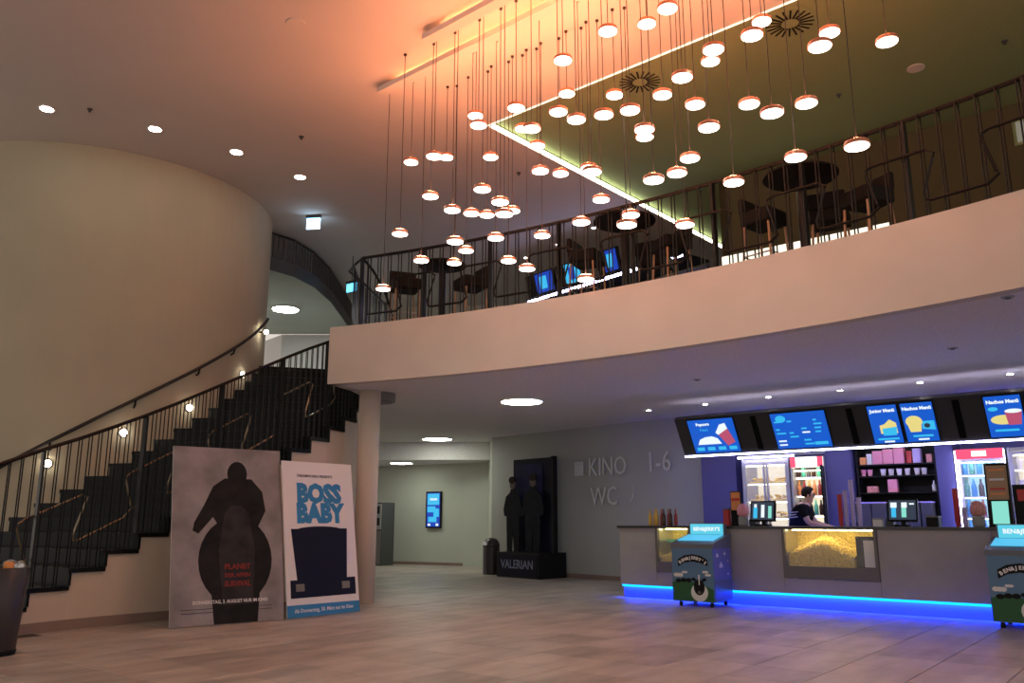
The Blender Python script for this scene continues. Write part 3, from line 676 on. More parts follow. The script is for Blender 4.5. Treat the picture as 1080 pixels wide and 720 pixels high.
# ---------------- back bar
for a, b, lb in ((.31, .98, 'left of the snack fridges'), (2.66, 3.08, 'between the drinks fridge and the sweets shelf'), (4.32, 4.56, 'right of the sweets shelf')):
    t = thing('pilaster', 'violet-lit wall pier ' + lb, 'pier', cw(a, 2.55), TH)
    MB().box(0, b - a, -.25 if a < 1 else -.55, -.001, 0, 2.9).build('panel', 'purple', t); MB().box(0, b - a, -.26 if a < 1 else -.56, -.25 if a < 1 else -.55, 0, .12).build('skirting', 'purpledark', t)
def fridge(a, b, label, hd, light, shelves, header=None, open_door=False, v0=1.95, z1=2.22):
    W = b - a
    t = thing('display_fridge', label, 'fridge', cw(a, v0), TH)
    MB().box(0, .03, 0, .58, 0, z1).build('side_panel', 'grey', t); MB().box(W - .03, W, 0, .58, 0, z1).build('side_panel', 'grey', t)
    MB().box(.03, W - .03, .555, .58, .0, z1).build('back_panel', 'white', t); MB().box(.03, W - .03, 0.05, .555, 0, .5).build('base', 'darkgrey', t); MB().box(.03, W - .03, .05, .555, z1 - .05, z1).build('top', 'grey', t)
    MB().box(.05, W - .05, .54, .553, .55, z1 - hd - .03).build('light_panel', light, t)
    MB().box(.05, W - .05, .06, .09, z1 - hd - .06, z1 - hd - .045).build('inner_lamp', light + '_lamp', t)
    for z in shelves:
        MB().box(.05, W - .05, .105, .12, z - .014, z - .004).build('shelf_lamp', light + '_lamp', t)
        MB().box(.03, W - .03, .10, .54, z, z + .018).build('shelf', 'white', t)
    if header:
        h_ = MB().box(0.01, W - .01, -.02, .05, z1 - hd, z1).build('header', header, t)
        if header == 'header':
            MB().box(.01, .10, -.026, -.019, z1 - hd, z1).build('header_mark', 'headerred', h_); MB().box(W - .10, W - .01, -.026, -.019, z1 - hd, z1).build('header_mark', 'headerred', h_)
        else: MB().box(W * .35, W * .65, -.026, -.019, z1 - hd + .03, z1 - .03).build('header_mark', 'header', h_)
    return t, W, z1 - hd
def door(t, x0, x1, z1, m, frame='steel', ang=0, hinge=None):
    d = bpy.data.objects.new('door', None)
    f = MB(); fw = .035
    for q in ((x0, x0 + fw, .5, z1), (x1 - fw, x1, .5, z1), (x0 + fw, x1 - fw, .5, .5 + fw), (x0 + fw, x1 - fw, z1 - fw, z1)): f.box(q[0], q[1], 0, .03, q[2], q[3])
    o = f.build('door', frame, t); MB().box(x0 + fw, x1 - fw, .012, .018, .5 + fw, z1 - fw).build('glass', 'glass', o); MB().box(x0 + .01, x0 + .025, -.03, 0, 1.1, 1.5).build('handle', frame, o)
    bpy.data.objects.remove(d)
    if ang: o.location = (hinge, 0, 0); 
    return o
sh = [1.22, 1.50, 1.80]
t, W, zz = fridge(1.25, 2.07, 'steel two-door cabinet with lit trays of yellow snacks', .06, 'fridgewhite', sh)
door(t, .03, W / 2 - .01, zz, 'steel', 'grey'); door(t, W / 2 + .01, W - .03, zz, 'steel', 'grey')
for i, z in enumerate(sh):
    for j in range(2):
        o = MB(); rnd = random.Random(i * 3 + j)
        o.box(0, .33, 0, .28, 0, .03)
        for _ in range(26): o.ico((rnd.uniform(.03, .30), rnd.uniform(.03, .25), .04 + rnd.uniform(0, .05)), rnd.uniform(.02, .04), 1, (1, 1, .6))
        o = o.build('snack_tray', 'nacho', None, cw(1.31 + j * .39, 2.1, z + .019), rot=(0, 0, TH))
        tag(o, 'tray of yellow snacks on the %s shelf behind the %s steel cabinet door' % (('lower', 'middle', 'upper')[i], ('left', 'right')[j]), 'snack tray', 'snack trays in the steel cabinet')
t, W, zz = fridge(2.10, 2.66, 'drinks fridge with white lit header and a black door standing ajar', .17, 'fridgewhite', [.92, 1.26, 1.58, 1.88], 'header')
o = MB()
for q in ((0, .04, .5, zz), (.46, .5, .5, zz), (.04, .46, .5, .54), (.04, .46, zz - .04, zz)): o.box(q[0], q[1], -.015, .015, q[2], q[3])
o = o.build('door', 'black', t, (W - .01, -.02, 0), rot=(0, 0, R(-75))); MB().box(.04, .46, -.003, .003, .54, zz - .04).build('glass', 'glass', o)
for z, ms, lb in ((1.28, ('bottledark', 'bottlegreen'), 'lower'), (1.60, ('orange', 'bottlered', 'amber'), 'middle'), (1.90, ('bottledark', 'bottlegreen', 'darkgrey'), 'upper')):
    for i in range(6): bottle(ms[i % len(ms)], cw(2.17 + i * .085, 2.12, z), 'drink bottle, %s from the left on the %s shelf of the white-header fridge' % (ordinal(i + 1), lb), 'bottles in the %s shelf of the white-header fridge' % lb, .24, .036)
t, W, zz = fridge(4.60, 5.24, 'cool-white drinks fridge with pink-red header at the right', .14, 'fridgecool', [.92, 1.22, 1.52, 1.84], 'headerred')
for x in (-.012, W - .012): MB().box(x + .006, x + .018, -.02, 0, .5, 2.2).build('edge_light', 'barled', t)
door(t, .03, W - .03, zz, 'white', 'white')
for z, ms, lb in ((.94, ('bottleblue',), 'lowest'), (1.24, ('bottleblue', 'bottleblue', 'bottlered'), 'second'), (1.54, ('bottlegreen', 'bottleblue', 'bottledark'), 'third'), (1.86, ('bottleblue', 'bottlegreen'), 'top')):
    for i in range(6): bottle(ms[i % len(ms)], cw(4.68 + i * .096, 2.12, z), 'drink bottle, %s from the left on the %s shelf of the cool-white right fridge' % (ordinal(i + 1), lb), 'bottles on the %s shelf of the right fridge' % lb, .25, .038)
t, W, zz = fridge(5.28, 6.1, 'bright glass cabinet at the right edge behind the counter', .06, 'fridgewhite', [1.25, 1.6, 1.9])
door(t, .03, W - .03, zz, 'steel', 'grey')
for z, lb in ((1.27, 'lower'), (1.62, 'middle'), (1.92, 'upper')):
    for i in range(4):
        o = MB().lathe([(.03, 0), (.045, .13), (.05, .14)], 14).build('paper_cup', 'white', None, cw(5.4 + i * .13, 2.1, z - .001)); tag(o, 'white paper cup, %s from the left on the %s shelf of the right-edge cabinet' % (ordinal(i + 1), lb), 'cup', 'paper cups in the right-edge cabinet')
# niche light over the fridges, edge lights
t = thing('niche_light', 'white light line above the snack cabinet and white-header fridge', 'light strip', cw(1.2, 1.9, 2.235), TH); MB().box(0, .98, 0, .04, 0, .03).build('tube', 'barled', t); MB().box(0, 1.5, .0, .06, .03, .05).build('profile', 'grey', t)
# sweets shelf
shf = thing('sweets_shelf', 'black wall shelf unit with sweets boxes behind the counter', 'shelf', cw(3.12, 2.1), TH)
W = 1.18
MB().box(0, W, .40, .44, 1.0, 2.35).build('back_panel', 'black', shf); MB().box(0, .03, .0, .40, 1.0, 2.35).build('side_panel', 'black', shf); MB().box(W - .03, W, .0, .40, 1.0, 2.35).build('side_panel', 'black', shf)
for z in (1.60, 1.86, 2.04): MB().box(.03, W - .03, .02, .40, z, z + .022).build('shelf_board', 'black', shf)
MB().box(.03, W - .03, 0.0, .04, 2.32, 2.345).build('shelf_lamp', 'header', shf)
bc = thing('back_counter', 'dark low back counter below the sweets shelf', 'counter', cw(3.1, 1.8), TH); MB().box(0, 1.18, 0, .29, 0, 1.0).build('cabinet', 'darkgrey', bc); MB().box(0, 1.19, -.02, .29, 1.0, 1.03).build('worktop', 'black', bc)
def block(name, s, v, z, w_, d, h, m, label, cat, group=None, lid=None):
    t = thing(name, label, cat, cw(s, v, z), TH, group); MB().box(0, w_, 0, d, 0, h).build('body', m, t, bevel=.004)
    if lid: MB().box(-.004, w_ + .004, -.004, d + .004, h, h + .02).build('lid', lid, t)
    return t
zt3 = 2.0625
for i, (s, w_, h, m, n_) in enumerate([(3.17, .10, .12, 'orange', 'orange'), (3.28, .08, .17, 'white', 'white'), (3.37, .15, .21, 'pink', 'pink left'), (3.53, .15, .23, 'pink', 'pink middle'), (3.69, .15, .24, 'pink', 'pink right'), (3.88, .07, .19, 'red', 'red'), (3.97, .11, .22, 'lilac', 'lilac'), (4.16, .08, .13, 'candy', 'speckled red')]):
    block('sweets_box', s, 2.14, zt3, w_, .14, h, m, n_ + ' sweets box on the top board of the black shelf', 'box', 'sweets boxes on the top shelf board')
for i, s in enumerate((3.2, 3.30, 3.50, 3.62, 3.74, 3.86, 4.0, 4.1)):
    o = MB().lathe([(.030, 0), (.042, .10), (.046, .105)], 14).build('sweets_cup', 'whitecard' if i > 1 else 'pink', None, cw(s, 2.2, 1.8825)); tag(o, 'small sweets cup on the middle board of the black shelf, %s from the left' % ordinal(i + 1), 'cup', 'cups on the middle shelf board')
block('sweets_bag', 3.24, 2.16, 1.6225, .16, .1, .10, 'candy', 'speckled red sweets bag on the lowest board, left end', 'bag'); block('sweets_bag', 3.56, 2.16, 1.6225, .14, .1, .2, 'pink', 'upright pink sweets bag on the lowest board', 'bag'); bottle('white', cw(4.22, 2.2, 1.6225), 'white bottle at the right end of the lowest shelf board', 'white shelf bottle', .17, .03)
for i, s in enumerate((3.14, 3.375, 3.61, 3.845, 4.085)):
    w_ = .22 if i < 4 else .15
    block('dispenser_bin', s, 1.84, 1.03, w_, .24, .42, 'darkgrey', 'sweets dispenser bin with lilac lid on the back counter, %s from the left' % ordinal(i + 1), 'bin', 'dispenser bins on the back counter', 'lilac')
# ---------------- things on the counter
def pos_terminal(s, v, rz, label, disp):
    t = thing('cash_register', label, 'cash register', cw(s, v, 1.11), TH + rz)
    MB().box(-.10, .10, -.08, .10, 0, .025).build('foot', 'black', t); MB().box(-.03, .03, .02, .06, .02, .2).build('stand', 'black', t)
    mx = Matrix.Translation((0, 0, .07)) @ Matrix.Rotation(R(-12), 4, 'X')
    MB().box(-.19, .19, -.02, .03, 0, .30, mx).build('monitor', 'black', t); d = MB().box(-.17, .17, -.024, -.019, .02, .28, mx).build('display', 'scrdark', t)
    for x0, x1, za, zb, m in disp: MB().box(x0, x1, -.027, -.023, za, zb, mx).build('display_print', m, d)
    MB().box(-.24, -.14, .06, .2, 0, .10).build('customer_printer', 'darkgrey', t)
pos_terminal(2.24, .32, 0, 'cash register screen with pale figures beside the bending person', [(-.14, -.08, .04, .20, 'scrcyan'), (-.13, -.09, .20, .25, 'scrwhite'), (-.02, .03, .05, .24, 'scrwhite'), (.09, .14, .04, .22, 'scrgreen')])
pos_terminal(4.20, .32, 0, 'cash register screen with two pale cups in front of the sweets shelf', [(-.14, -.08, .05, .18, 'scrcyan'), (-.15, -.07, .18, .25, 'scrwhite'), (-.01, .05, .05, .18, 'scrgreen'), (-.01, .06, .18, .25, 'scrwhite'), (.09, .15, .22, .24, 'scrwhite')])
block('receipt_printer', 4.50, .25, 1.11, .15, .18, .12, 'black', 'black receipt printer right of the two-cup cash register', 'printer', None, 'countertrim')
block('card_terminal', 3.84, .2, 1.11, .12, .1, .09, 'white', 'small white card terminal left of the two-cup cash register', 'card terminal', None, 'grey')
def poster_stand(s, v, w_, h, m, label, mark):
    t = thing('counter_sign', label, 'sign', cw(s, v, 1.11), TH); MB().box(0, w_, 0, .06, 0, .015).build('foot', 'black', t); MB().box(0, w_, .02, .035, .015, h).build('board', 'black', t)
    MB().box(.012, w_ - .012, .014, .02, h * .45, h - .015).build('picture', m, t); MB().box(.02, w_ - .02, .008, .014, h * .72, h * .80).build('print', mark, t)
poster_stand(1.72, .35, .17, .52, 'orange', 'small dark counter sign with orange picture left of the register', 'red')
block('candy_display', 1.62, .3, 1.11, .09, .09, .24, 'red', 'small red sweets display at the left of the counter sign', 'display', None, 'darkgrey')
def jar(s, v, m, label):
    t = thing('candy_jar', label, 'jar', cw(s, v, 1.11)); MB().lathe([(.06, 0), (.075, .02), (.075, .12), (.06, .14)], 18).build('glass_body', 'grey', t); MB().lathe([(.06, .14), (.085, .17), (.09, .24), (.06, .31), (.02, .33)], 18).build('candy', m, t, smooth=True)
jar(1.98, .22, 'pink', 'jar of pink sweets left of the first cash register'); jar(5.12, .25, 'candy', 'jar of red sweets left of the tall counter sign')
for i, (s, h, m) in enumerate([(3.36, .38, 'red'), (3.44, .42, 'lilac'), (3.53, .56, 'lilac'), (3.62, .34, 'lilac')]):
    t = thing('cup_stack', '%s stack of cups on the counter before the violet pier, %s from the left' % (('red', 'lilac', 'tall lilac', 'short lilac')[i], ordinal(i + 1)), 'cups', cw(s, .4, 1.11), 0, 'cup stacks on the counter')
    z = 0
    while z < h:
        MB().lathe([(.024, z), (.034, z + .09), (.036, z + .095)], 12).build('cup', m, t); z += .05
for i, s in enumerate((4.82, 4.91)):
    t = thing('cup_stack', ('red', 'lilac')[i] + ' stack of cups left of the cool-white fridge', 'cups', cw(s, .55, 1.11), 0, 'cup stacks on the counter'); z = 0
    while z < (.42, .2)[i]: MB().lathe([(.024, z), (.034, z + .09), (.036, z + .095)], 12).build('cup', ('red', 'lilac')[i], t); z += .05
t = thing('counter_display', 'tall dark menu sign with brown picture and teal foot panel', 'sign', cw(5.24, .2, 1.11), TH); mx = Matrix.Rotation(R(-6), 4, 'X')
MB().box(0, .27, -.03, .09, 0, .02).build('foot', 'black', t); MB().box(0, .27, 0, .02, .02, .80, mx).build('board', 'black', t); MB().box(.02, .25, -.006, 0, .34, .77, mx).build('picture', 'wood', t)
for z, m in ((.70, 'orange'), (.58, 'white'), (.46, 'red'), (.40, 'orange')): MB().box(.05, .22, -.010, -.005, z, z + .025, mx).build('print', m, t)
MB().box(.05, .23, -.006, 0, .04, .32, mx).build('teal_panel', 'scrgreen', t)
t = thing('counter_display', 'dark upright sign with small red emblem at the right edge', 'sign', cw(5.53, .25, 1.11), TH); MB().box(0, .24, 0, .06, 0, .52).build('board', 'black', t); MB().box(.05, .19, -.006, 0, .32, .46).build('emblem', 'red', t)

# ---------------- freezers
def freezer(p, label, mirror=False):
    t = thing('ice_cream_freezer', label, 'freezer', p, TH, 'ice cream freezers before the counter'); W, D = .64, .6
    for x in (.08, W - .08):
        for y in (.08, D - .08): MB().lathe([(.025, 0), (.028, .03), (.02, .07)], 10, (x, y)).build('caster', 'black', t)
    bm_ = MB().box(0, W, 0, D, .07, .80).build('body', 'freezersky', t)
    MB().box(W - .001, W + .004, .01, D - .01, .38, .80).build('side_print', 'freezerside', t)
    MB().prism([(0, .80), (D, .80), (D, 1.0), (.12, .90), (0, .86)], -.012, W + .012, Matrix(((0, 0, 1, 0), (1, 0, 0, 0), (0, 1, 0, 0), (0, 0, 0, 1)))).build('rim', 'freezerrim', t)
    sl = math.atan2(.10, D - .12 - .1); mx = Matrix.Translation((0, .12, .905)) @ Matrix.Rotation(math.atan2(.10, .48), 4, 'X')
    MB().box(.04, W - .04, .0, .40, 0, .008, mx).build('glass_lid', 'freezerlight', t)
    sg = MB().box(.06, W - .02, D - .13, D - .06, .97, 1.15).build('sign_box', 'freezerrim', t); MB().box(.08, W - .04, D - .136, D - .129, .99, 1.14).build('sign_face', 'freezersign', sg)
    text('sign_text', "BEN&JERRY'S", .075, 'scrwhite', sg, (W / 2 + .02, D - .138, 1.065), rot=(PI / 2, 0, 0), bold=.002)
    # front print: hills, clouds, flowers, cow
    def fp(pts, m, y=-.004, nm='print'):
        MB().prism([(a, b) for a, b in pts], 0, .003, Matrix.Translation((0, y, 0)) @ Matrix.Rotation(PI / 2, 4, 'X')).build(nm, m, t)
    fp([(0, .08), (W, .08), (W, .24), (.5, .30), (.32, .34), (.15, .37), (0, .33)], 'freezergrass', -.002)
    for i, (x, z, r) in enumerate([(.10, .43, .05), (.20, .47, .03), (.52, .48, .03), (.56, .44, .03)]):
        for k in range(3): fp(ell(x + (k - 1) * r * .8, z, r * .7, r * .55, 10), 'white', -.005 - k * .0004, 'cloud')
    for x, z in ((.10, .35), (.26, .36), (.18, .36)): fp(ell(x, z, .045, .03, 10), 'black', -.006, 'cow_far')
    # standing black and white cow
    fp(ell(.42, .20, .13, .125, 18), 'white', -.007, 'cow_body'); fp(ell(.42, .27, .085, .11, 16), 'black', -.0085, 'cow_head'); fp([(.41, .44), (.435, .44), (.43, .30), (.415, .30)], 'white', -.010, 'cow_blaze')
    fp([(.30, .37), (.37, .34), (.37, .39), (.32, .40)], 'black', -.0085, 'cow_ear'); fp([(.54, .37), (.47, .34), (.47, .39), (.52, .40)], 'black', -.0085, 'cow_ear'); fp(ell(.42, .20, .03, .02, 10), 'face', -.010, 'cow_muzzle')
    # arched lettering on a dark band
    fp([(.10, .545), (.20, .60), (.33, .62), (.46, .60), (.56, .56), (.56, .645), (.46, .70), (.33, .72), (.20, .70), (.10, .645)], 'black', -.005, 'name_band')
    s_ = "BEN&JERRY'S"
    for i, ch in enumerate(s_):
        f = (i - 5) / 5; x = .33 + f * .195; z = .67 - .065 * f * f
        text('letter', ch, .058, 'whitecard', t, (x, -.0095, z), rot=(PI / 2, f * .55, 0), bold=.003)
    for y, z, r in ((.14, .70, .035), (.38, .72, .03), (.25, .56, .05), (.48, .62, .015), (.47, .44, .02)):
        for k in range(3): MB().prism(ell((k - 1) * r * .55, (k % 2) * r * .5, r * .55, r * .6, 10), 0, .003, Matrix.Translation((W + .004, y, z)) @ Matrix.Rotation(PI / 2, 4, 'Z') @ Matrix.Rotation(PI / 2, 4, 'X')).build('flower', 'white', t)
    MB().box(W - .001, W + .006, .03, D - .03, .10, .36).build('vent_panel', 'freezerrim', t)
    return t
freezer(cw(1.28, -.76, 0), 'blue ice cream chest freezer with cow print, left one')
freezer(cw(5.33, -.76, 0), 'blue ice cream chest freezer cut off by the right picture edge')

# ================================================================== SIGN WALL, HALL
KA = math.atan2(KW.y, KW.x)
sg = thing('wall_sign', 'pale wall lettering KINO 1-6 and WC on the grey wall', 'sign', kw(0, 0.0, 0), KA)
def ks(s): return 3.9 + s  # rough shift from counter s to sign-wall t
def klet(n_, s, x0, z, size, sx=1.): return text(n_, s, size, 'letter', sg, (x0, -.012, z), .008, 'LEFT', 0.0, (PI / 2, 0, 0), sx)
klet('lettering', 'KINO', 3.2, 2.27, .54, .80); klet('lettering', '1-6', 4.78, 2.30, .56, .86); klet('lettering', 'WC', 3.26, 1.66, .54, .80)
MB().box(2.80, 3.06, -.012, -.002, 2.12, 2.42).build('square_mark', 'letter', sg); MB().tube([(4.44, -.008, 1.86), (4.42, -.008, 1.66), (4.34, -.008, 1.56)], .012).build('arrow_mark', 'letter', sg)
# standee
sd = thing('film_standee', 'dark cinema display stand with two cut-out figures before the wall', 'display stand', kw(1.26, .9), KA)
W, D = 1.34, .8
MB().box(0, W, 0, D, 0, .52).build('base', 'black', sd); MB().box(.04, W - .04, -.012, 0, .05, .48).build('base_front', 'standee', sd)
text('lettering', 'VALERIAN', .25, 'lettersilver', sd, (W / 2, -.016, .27), .003, 'CENTER', .004, (PI / 2, 0, 0), .9)
MB().box(.08, W + .02, .42, .46, .5, 2.52).build('back_panel', 'standee', sd); MB().box(.16, W - .30, .408, .42, 1.6, 2.4).build('glow_print', 'standeeblue', sd)
MB().box(W - .01, W + .06, .38, .5, .5, 2.54).build('side_panel', 'black', sd)
def figure(x, z, h, hw, flip, nm):
    s_ = -1 if flip else 1
    pts = [(-.20, 0), (-.03, 0), (0, .55), (.05, 0), (.22, 0), (.24, .6), (.24, .85), (.34, .80), (.33, 1.02), (.25, 1.30), (.09, 1.40), (.06, 1.48), (-.06, 1.48), (-.09, 1.40), (-.24, 1.30), (-.33, 1.0), (-.30, .85), (-.22, .84)]
    sc = h / 1.75
    pts = [(x + s_ * px * sc * hw, z + pz * sc) for px, pz in pts]
    if flip: pts = pts[::-1]
    mx = Matrix.Translation((0, .30, 0)) @ Matrix.Rotation(PI / 2, 4, 'X')
    f = MB().prism(pts, 0, .02, mx).build(nm, 'standeefig', sd)
    MB().prism(ell(x, z + 1.60 * sc, .095 * sc, .13 * sc), -.004, .026, mx).build('head_print', 'face', f)
    MB().prism(ell(x - .01 * s_, z + 1.69 * sc, .115 * sc, .085 * sc), -.006, .03, mx).build('hair_print', 'hair', f)
figure(.20, .5, 1.62, 1., False, 'cutout_figure'); figure(.86, .5, 1.66, 1.1, True, 'cutout_figure')
# bins
t = thing('dome_bin', 'dark waste bin with rounded top beside the display stand', 'bin', kw(.62, .52, 0), KA)
MB().lathe([(.17, 0), (.19, .02), (.19, .60)], 24).build('body', 'bin', t, smooth=False); MB().lathe([(.195, .60), (.195, .64), (.17, .72), (.11, .78), (.03, .80)], 24).build('dome', 'bin', t, smooth=True); MB().box(-.08, .08, -.20, -.10, .64, .72).build('flap', 'steel', t)
t = thing('tapered_bin', 'dark tapered waste bin at the left picture edge', 'bin', (-4.72, 7.95, 0))
MB().lathe([(.17, 0), (.18, .01), (.225, .76), (.215, .77), (.20, .70), (.16, .1)], 32).build('body', 'bin', t, smooth=True); MB().lathe([(.178, 0), (.184, 0), (.19, .04), (.182, .04)], 32).build('foot_ring', 'black', t)
m = MB(); rnd = random.Random(2)
m.lathe([(.205, .70), (.205, .74)], 24); m.build('bag', 'darkgrey', t)
for x, y, r, mt, nm, lb in ((.10, -.08, .05, 'orange', 'crumpled_paper', 'crumpled orange wrapper in the tapered bin'), (.15, .02, .05, 'steel', 'foil_ball', 'crumpled silver foil at the rim of the tapered bin'), (.03, .06, .06, 'grey', 'crumpled_paper', 'crumpled grey paper in the tapered bin'), (.11, .10, .05, 'wood', 'crumpled_paper', 'crumpled brown paper in the tapered bin')):
    q = MB(); q.ico((0, 0, 0), r, 2)
    for v_ in q.bm.verts: v_.co *= rnd.uniform(.75, 1.15)
    o = q.build(nm, mt, None, (-4.72 + x, 7.95 + y, .74 + r * .78)); tag(o, lb, 'litter')
# hall screen + kiosk
ha = math.atan2(22.75 - 25.6, -1.32 + 6.5); hp = Vector((-2.12, 23.19, 0)); hn = Vector((math.sin(ha), -math.cos(ha), 0))
t = thing('wall_screen', 'bright blue upright screen on the far hall wall', 'screen', hp + hn * .03 + Vector((0, 0, .98)), ha)
MB().box(-.24, .24, -.05, .03, 0, .98).build('bezel', 'black', t); d = MB().box(-.20, .22, -.056, -.049, .04, .94).build('display', 'scrdeep', t)
for a, b, c, e, m in ((-.18, .2, .62, .92, 'scrcyan'), (-.18, .08, .42, .58, 'scrcyan'), (.02, .2, .3, .52, 'scrcyan'), (-.15, .12, .16, .30, 'scrcyan'), (-.1, .14, .74, .80, 'scrwhite'), (-.16, -.08, .06, .12, 'scrwhite'), (.1, .18, .06, .12, 'scrwhite')): MB().box(a, b, -.060, -.055, c, e).build('display_print', m, d)
t = thing('ticket_machine', 'tall dark grey machine with two slots at the hall wall', 'machine', (-3.62, 23.25, 0), ha)
MB().box(-.32, .30, -.30, .25, 0, 1.66).build('cabinet', 'darkgrey', t); MB().box(-.06, .28, -.33, -.30, .95, 1.62).build('front_plate', 'grey', t)
for z in (1.05, 1.36): MB().box(.0, .24, -.34, -.325, z, z + .2).build('slot', 'black', t)
MB().box(-.06, .28, -.32, -.30, .05, .9).build('door', 'countertrim', t)

# ================================================================== POSTERS
def poster(bl, br, h, lean, label, name):
    a, b = Vector((*bl, 0)), Vector((*br, 0)); W = (b - a).length; rz = math.atan2(b.y - a.y, b.x - a.x)
    t = thing(name, label, 'poster', a, rz, None, R(90 - lean))   # local x along the board, local y up the board, local z towards the viewer
    MB().box(0, W, .008, h, -.02, 0).build('board', 'whitecard', t)
    return t, W, rz
def pp(t, pts, m, z=.0005, nm='print'): MB().prism(pts, z, z + .0015).build(nm, m, t)
def strut(t, W, h, lean):
    H_ = h * .6; # prop behind, from the board to the floor
    L = math.radians(lean); y0 = H_; # local frame: floor plane through the origin
    down = Vector((0, -math.cos(L), -math.sin(L) * 1)); 
    # world down in local axes: local y tilts back by lean
    dl = Vector((0, -math.cos(L), math.sin(L) * -1)); dl = Vector((0, -math.cos(L), -math.sin(L)))
    bk = Vector((0, math.sin(L), -math.cos(L)))
    p = Vector((W / 2, y0, -.02)); drop = y0 * math.cos(L) + (-.02) * math.sin(L) * 1
    q = p + bk * .12 + dl * (y0 * math.cos(L) - .0)
    MB().tube([p, q], .012, 6).build('prop', 'wood', t)
H1 = 2.13
t, W, rz = poster((-3.86, 9.80), (-2.79, 10.62), H1, 12, 'large grey film poster board with dark rounded shape and red title', 'film_poster')
pp(t, [(0, .008), (W, .008), (W, H1), (0, H1)], 'postergrey', .0002, 'artwork_ground')
c = W * .52
# plain dark rider-on-mount mass, kept generic
pp(t, ell(.76, .74, .45, .52, 30), 'posterdark', .0022, 'artwork_shape')
pp(t, [(.50, .01), (1.02, .01), (1.06, .45), (.46, .45)], 'posterdark', .0026, 'artwork_shape')
pp(t, [(.24, 1.10), (.31, 1.06), (.48, 1.26), (.60, 1.08), (1.02, 1.10), (1.14, 1.34), (1.10, 1.58), (.96, 1.74), (.62, 1.74), (.48, 1.64), (.38, 1.42), (.26, 1.20)], 'posterdark', .003, 'artwork_shape')
pp(t, ell(.78, 1.80, .125, .16, 18), 'posterdark', .0036, 'artwork_shape')
pp(t, [(.60, .22), (.96, .22), (1.0, .85), (.92, 1.30), (.84, 1.40), (.70, 1.40), (.62, 1.30), (.55, .85)], 'posterblack2', .0042, 'artwork_shape')
text('title', 'PLANET', .085, 'posterred', t, (.78, .66, .0065), .0006, bold=.004, sx=1.05); text('title', 'DER AFFEN', .062, 'posterred', t, (.78, .56, .0065), .0006, bold=.003); text('title', 'SURVIVAL', .085, 'posterred', t, (.78, .46, .0065), .0006, bold=.004, sx=.85)
text('caption', 'DONNERSTAG, 3. AUGUST NUR IM KINO', .055, 'whitecard', t, (.70, .26, .0065), .0006, bold=.001, sx=.88)
for k in range(2): pp(t, [(.12, .185 - k * .04), (1.2, .19 - k * .04), (1.2, .195 - k * .04), (.12, .19 - k * .04)], 'posterdark', .0064, 'fine_print')
strut(t, W, H1, 12)
H2 = 1.98
t, W, rz = poster((-2.76, 10.68), (-2.03, 11.57), H2, 9, 'white film poster board with blue title and blue bottom band', 'film_poster')
pp(t, [(0, .008), (W, .008), (W, .15), (0, .16)], 'posterblue', .0005, 'bottom_band'); text('caption', 'Ab Donnerstag, 30. März nur im Kino', .066, 'whitecard', t, (W / 2, .085, .0025), .0006, bold=.001, sx=.92)
text('title', 'BOSS', .33, 'posterblue', t, (W * .50, 1.55, .001), .0006, bold=.022, sx=.95); text('title', 'BABY', .33, 'posterblue', t, (W * .50, 1.29, .001), .0006, bold=.022, sx=.95)
text('caption', 'DREAMWORKS PRESENTS', .05, 'navy', t, (W * .45, 1.79, .001), .0006, bold=.001)
pp(t, [(.17, .42), (W - .19, .42), (W - .14, 1.10), (.10, 1.10)], 'navy', .001, 'chair_print'); pp(t, ell(W * .48, 1.08, W * .33, .05), 'navy', .0012, 'chair_print')
pp(t, [(.06, .24), (W - .05, .24), (W - .05, .46), (.06, .46)], 'navy', .003, 'desk_print'); pp(t, [(.14, .32), (.27, .32), (.27, .41), (.14, .41)], 'bronze', .005, 'desk_plate'); pp(t, [(W - .28, .32), (W - .15, .32), (W - .15, .41), (W - .28, .41)], 'bronze', .005, 'desk_plate')
strut(t, W, H2, 9)

# ================================================================== PERSON
def skin(name, nodes, edges, m, parent, sub=2):
    me = bpy.data.meshes.new(name); me.from_pydata([n_[0] for n_ in nodes], edges, []); o = bpy.data.objects.new(name, me); COL.objects.link(o)
    md = o.modifiers.new('s', 'SKIN'); md.use_smooth_shade = True
    for i, n_ in enumerate(nodes): me.skin_vertices[0].data[i].radius = (n_[1], n_[2] if len(n_) > 2 else n_[1])
    me.skin_vertices[0].data[0].use_root = True
    sb = o.modifiers.new('d', 'SUBSURF'); sb.levels = sub; sb.render_levels = sub
    dg = bpy.context.evaluated_depsgraph_get(); me2 = bpy.data.meshes.new_from_object(o.evaluated_get(dg)); bpy.data.objects.remove(o)
    me2.materials.clear(); ob = link(name, me2, m, parent)
    for p in me2.polygons: p.use_smooth = True
    return ob
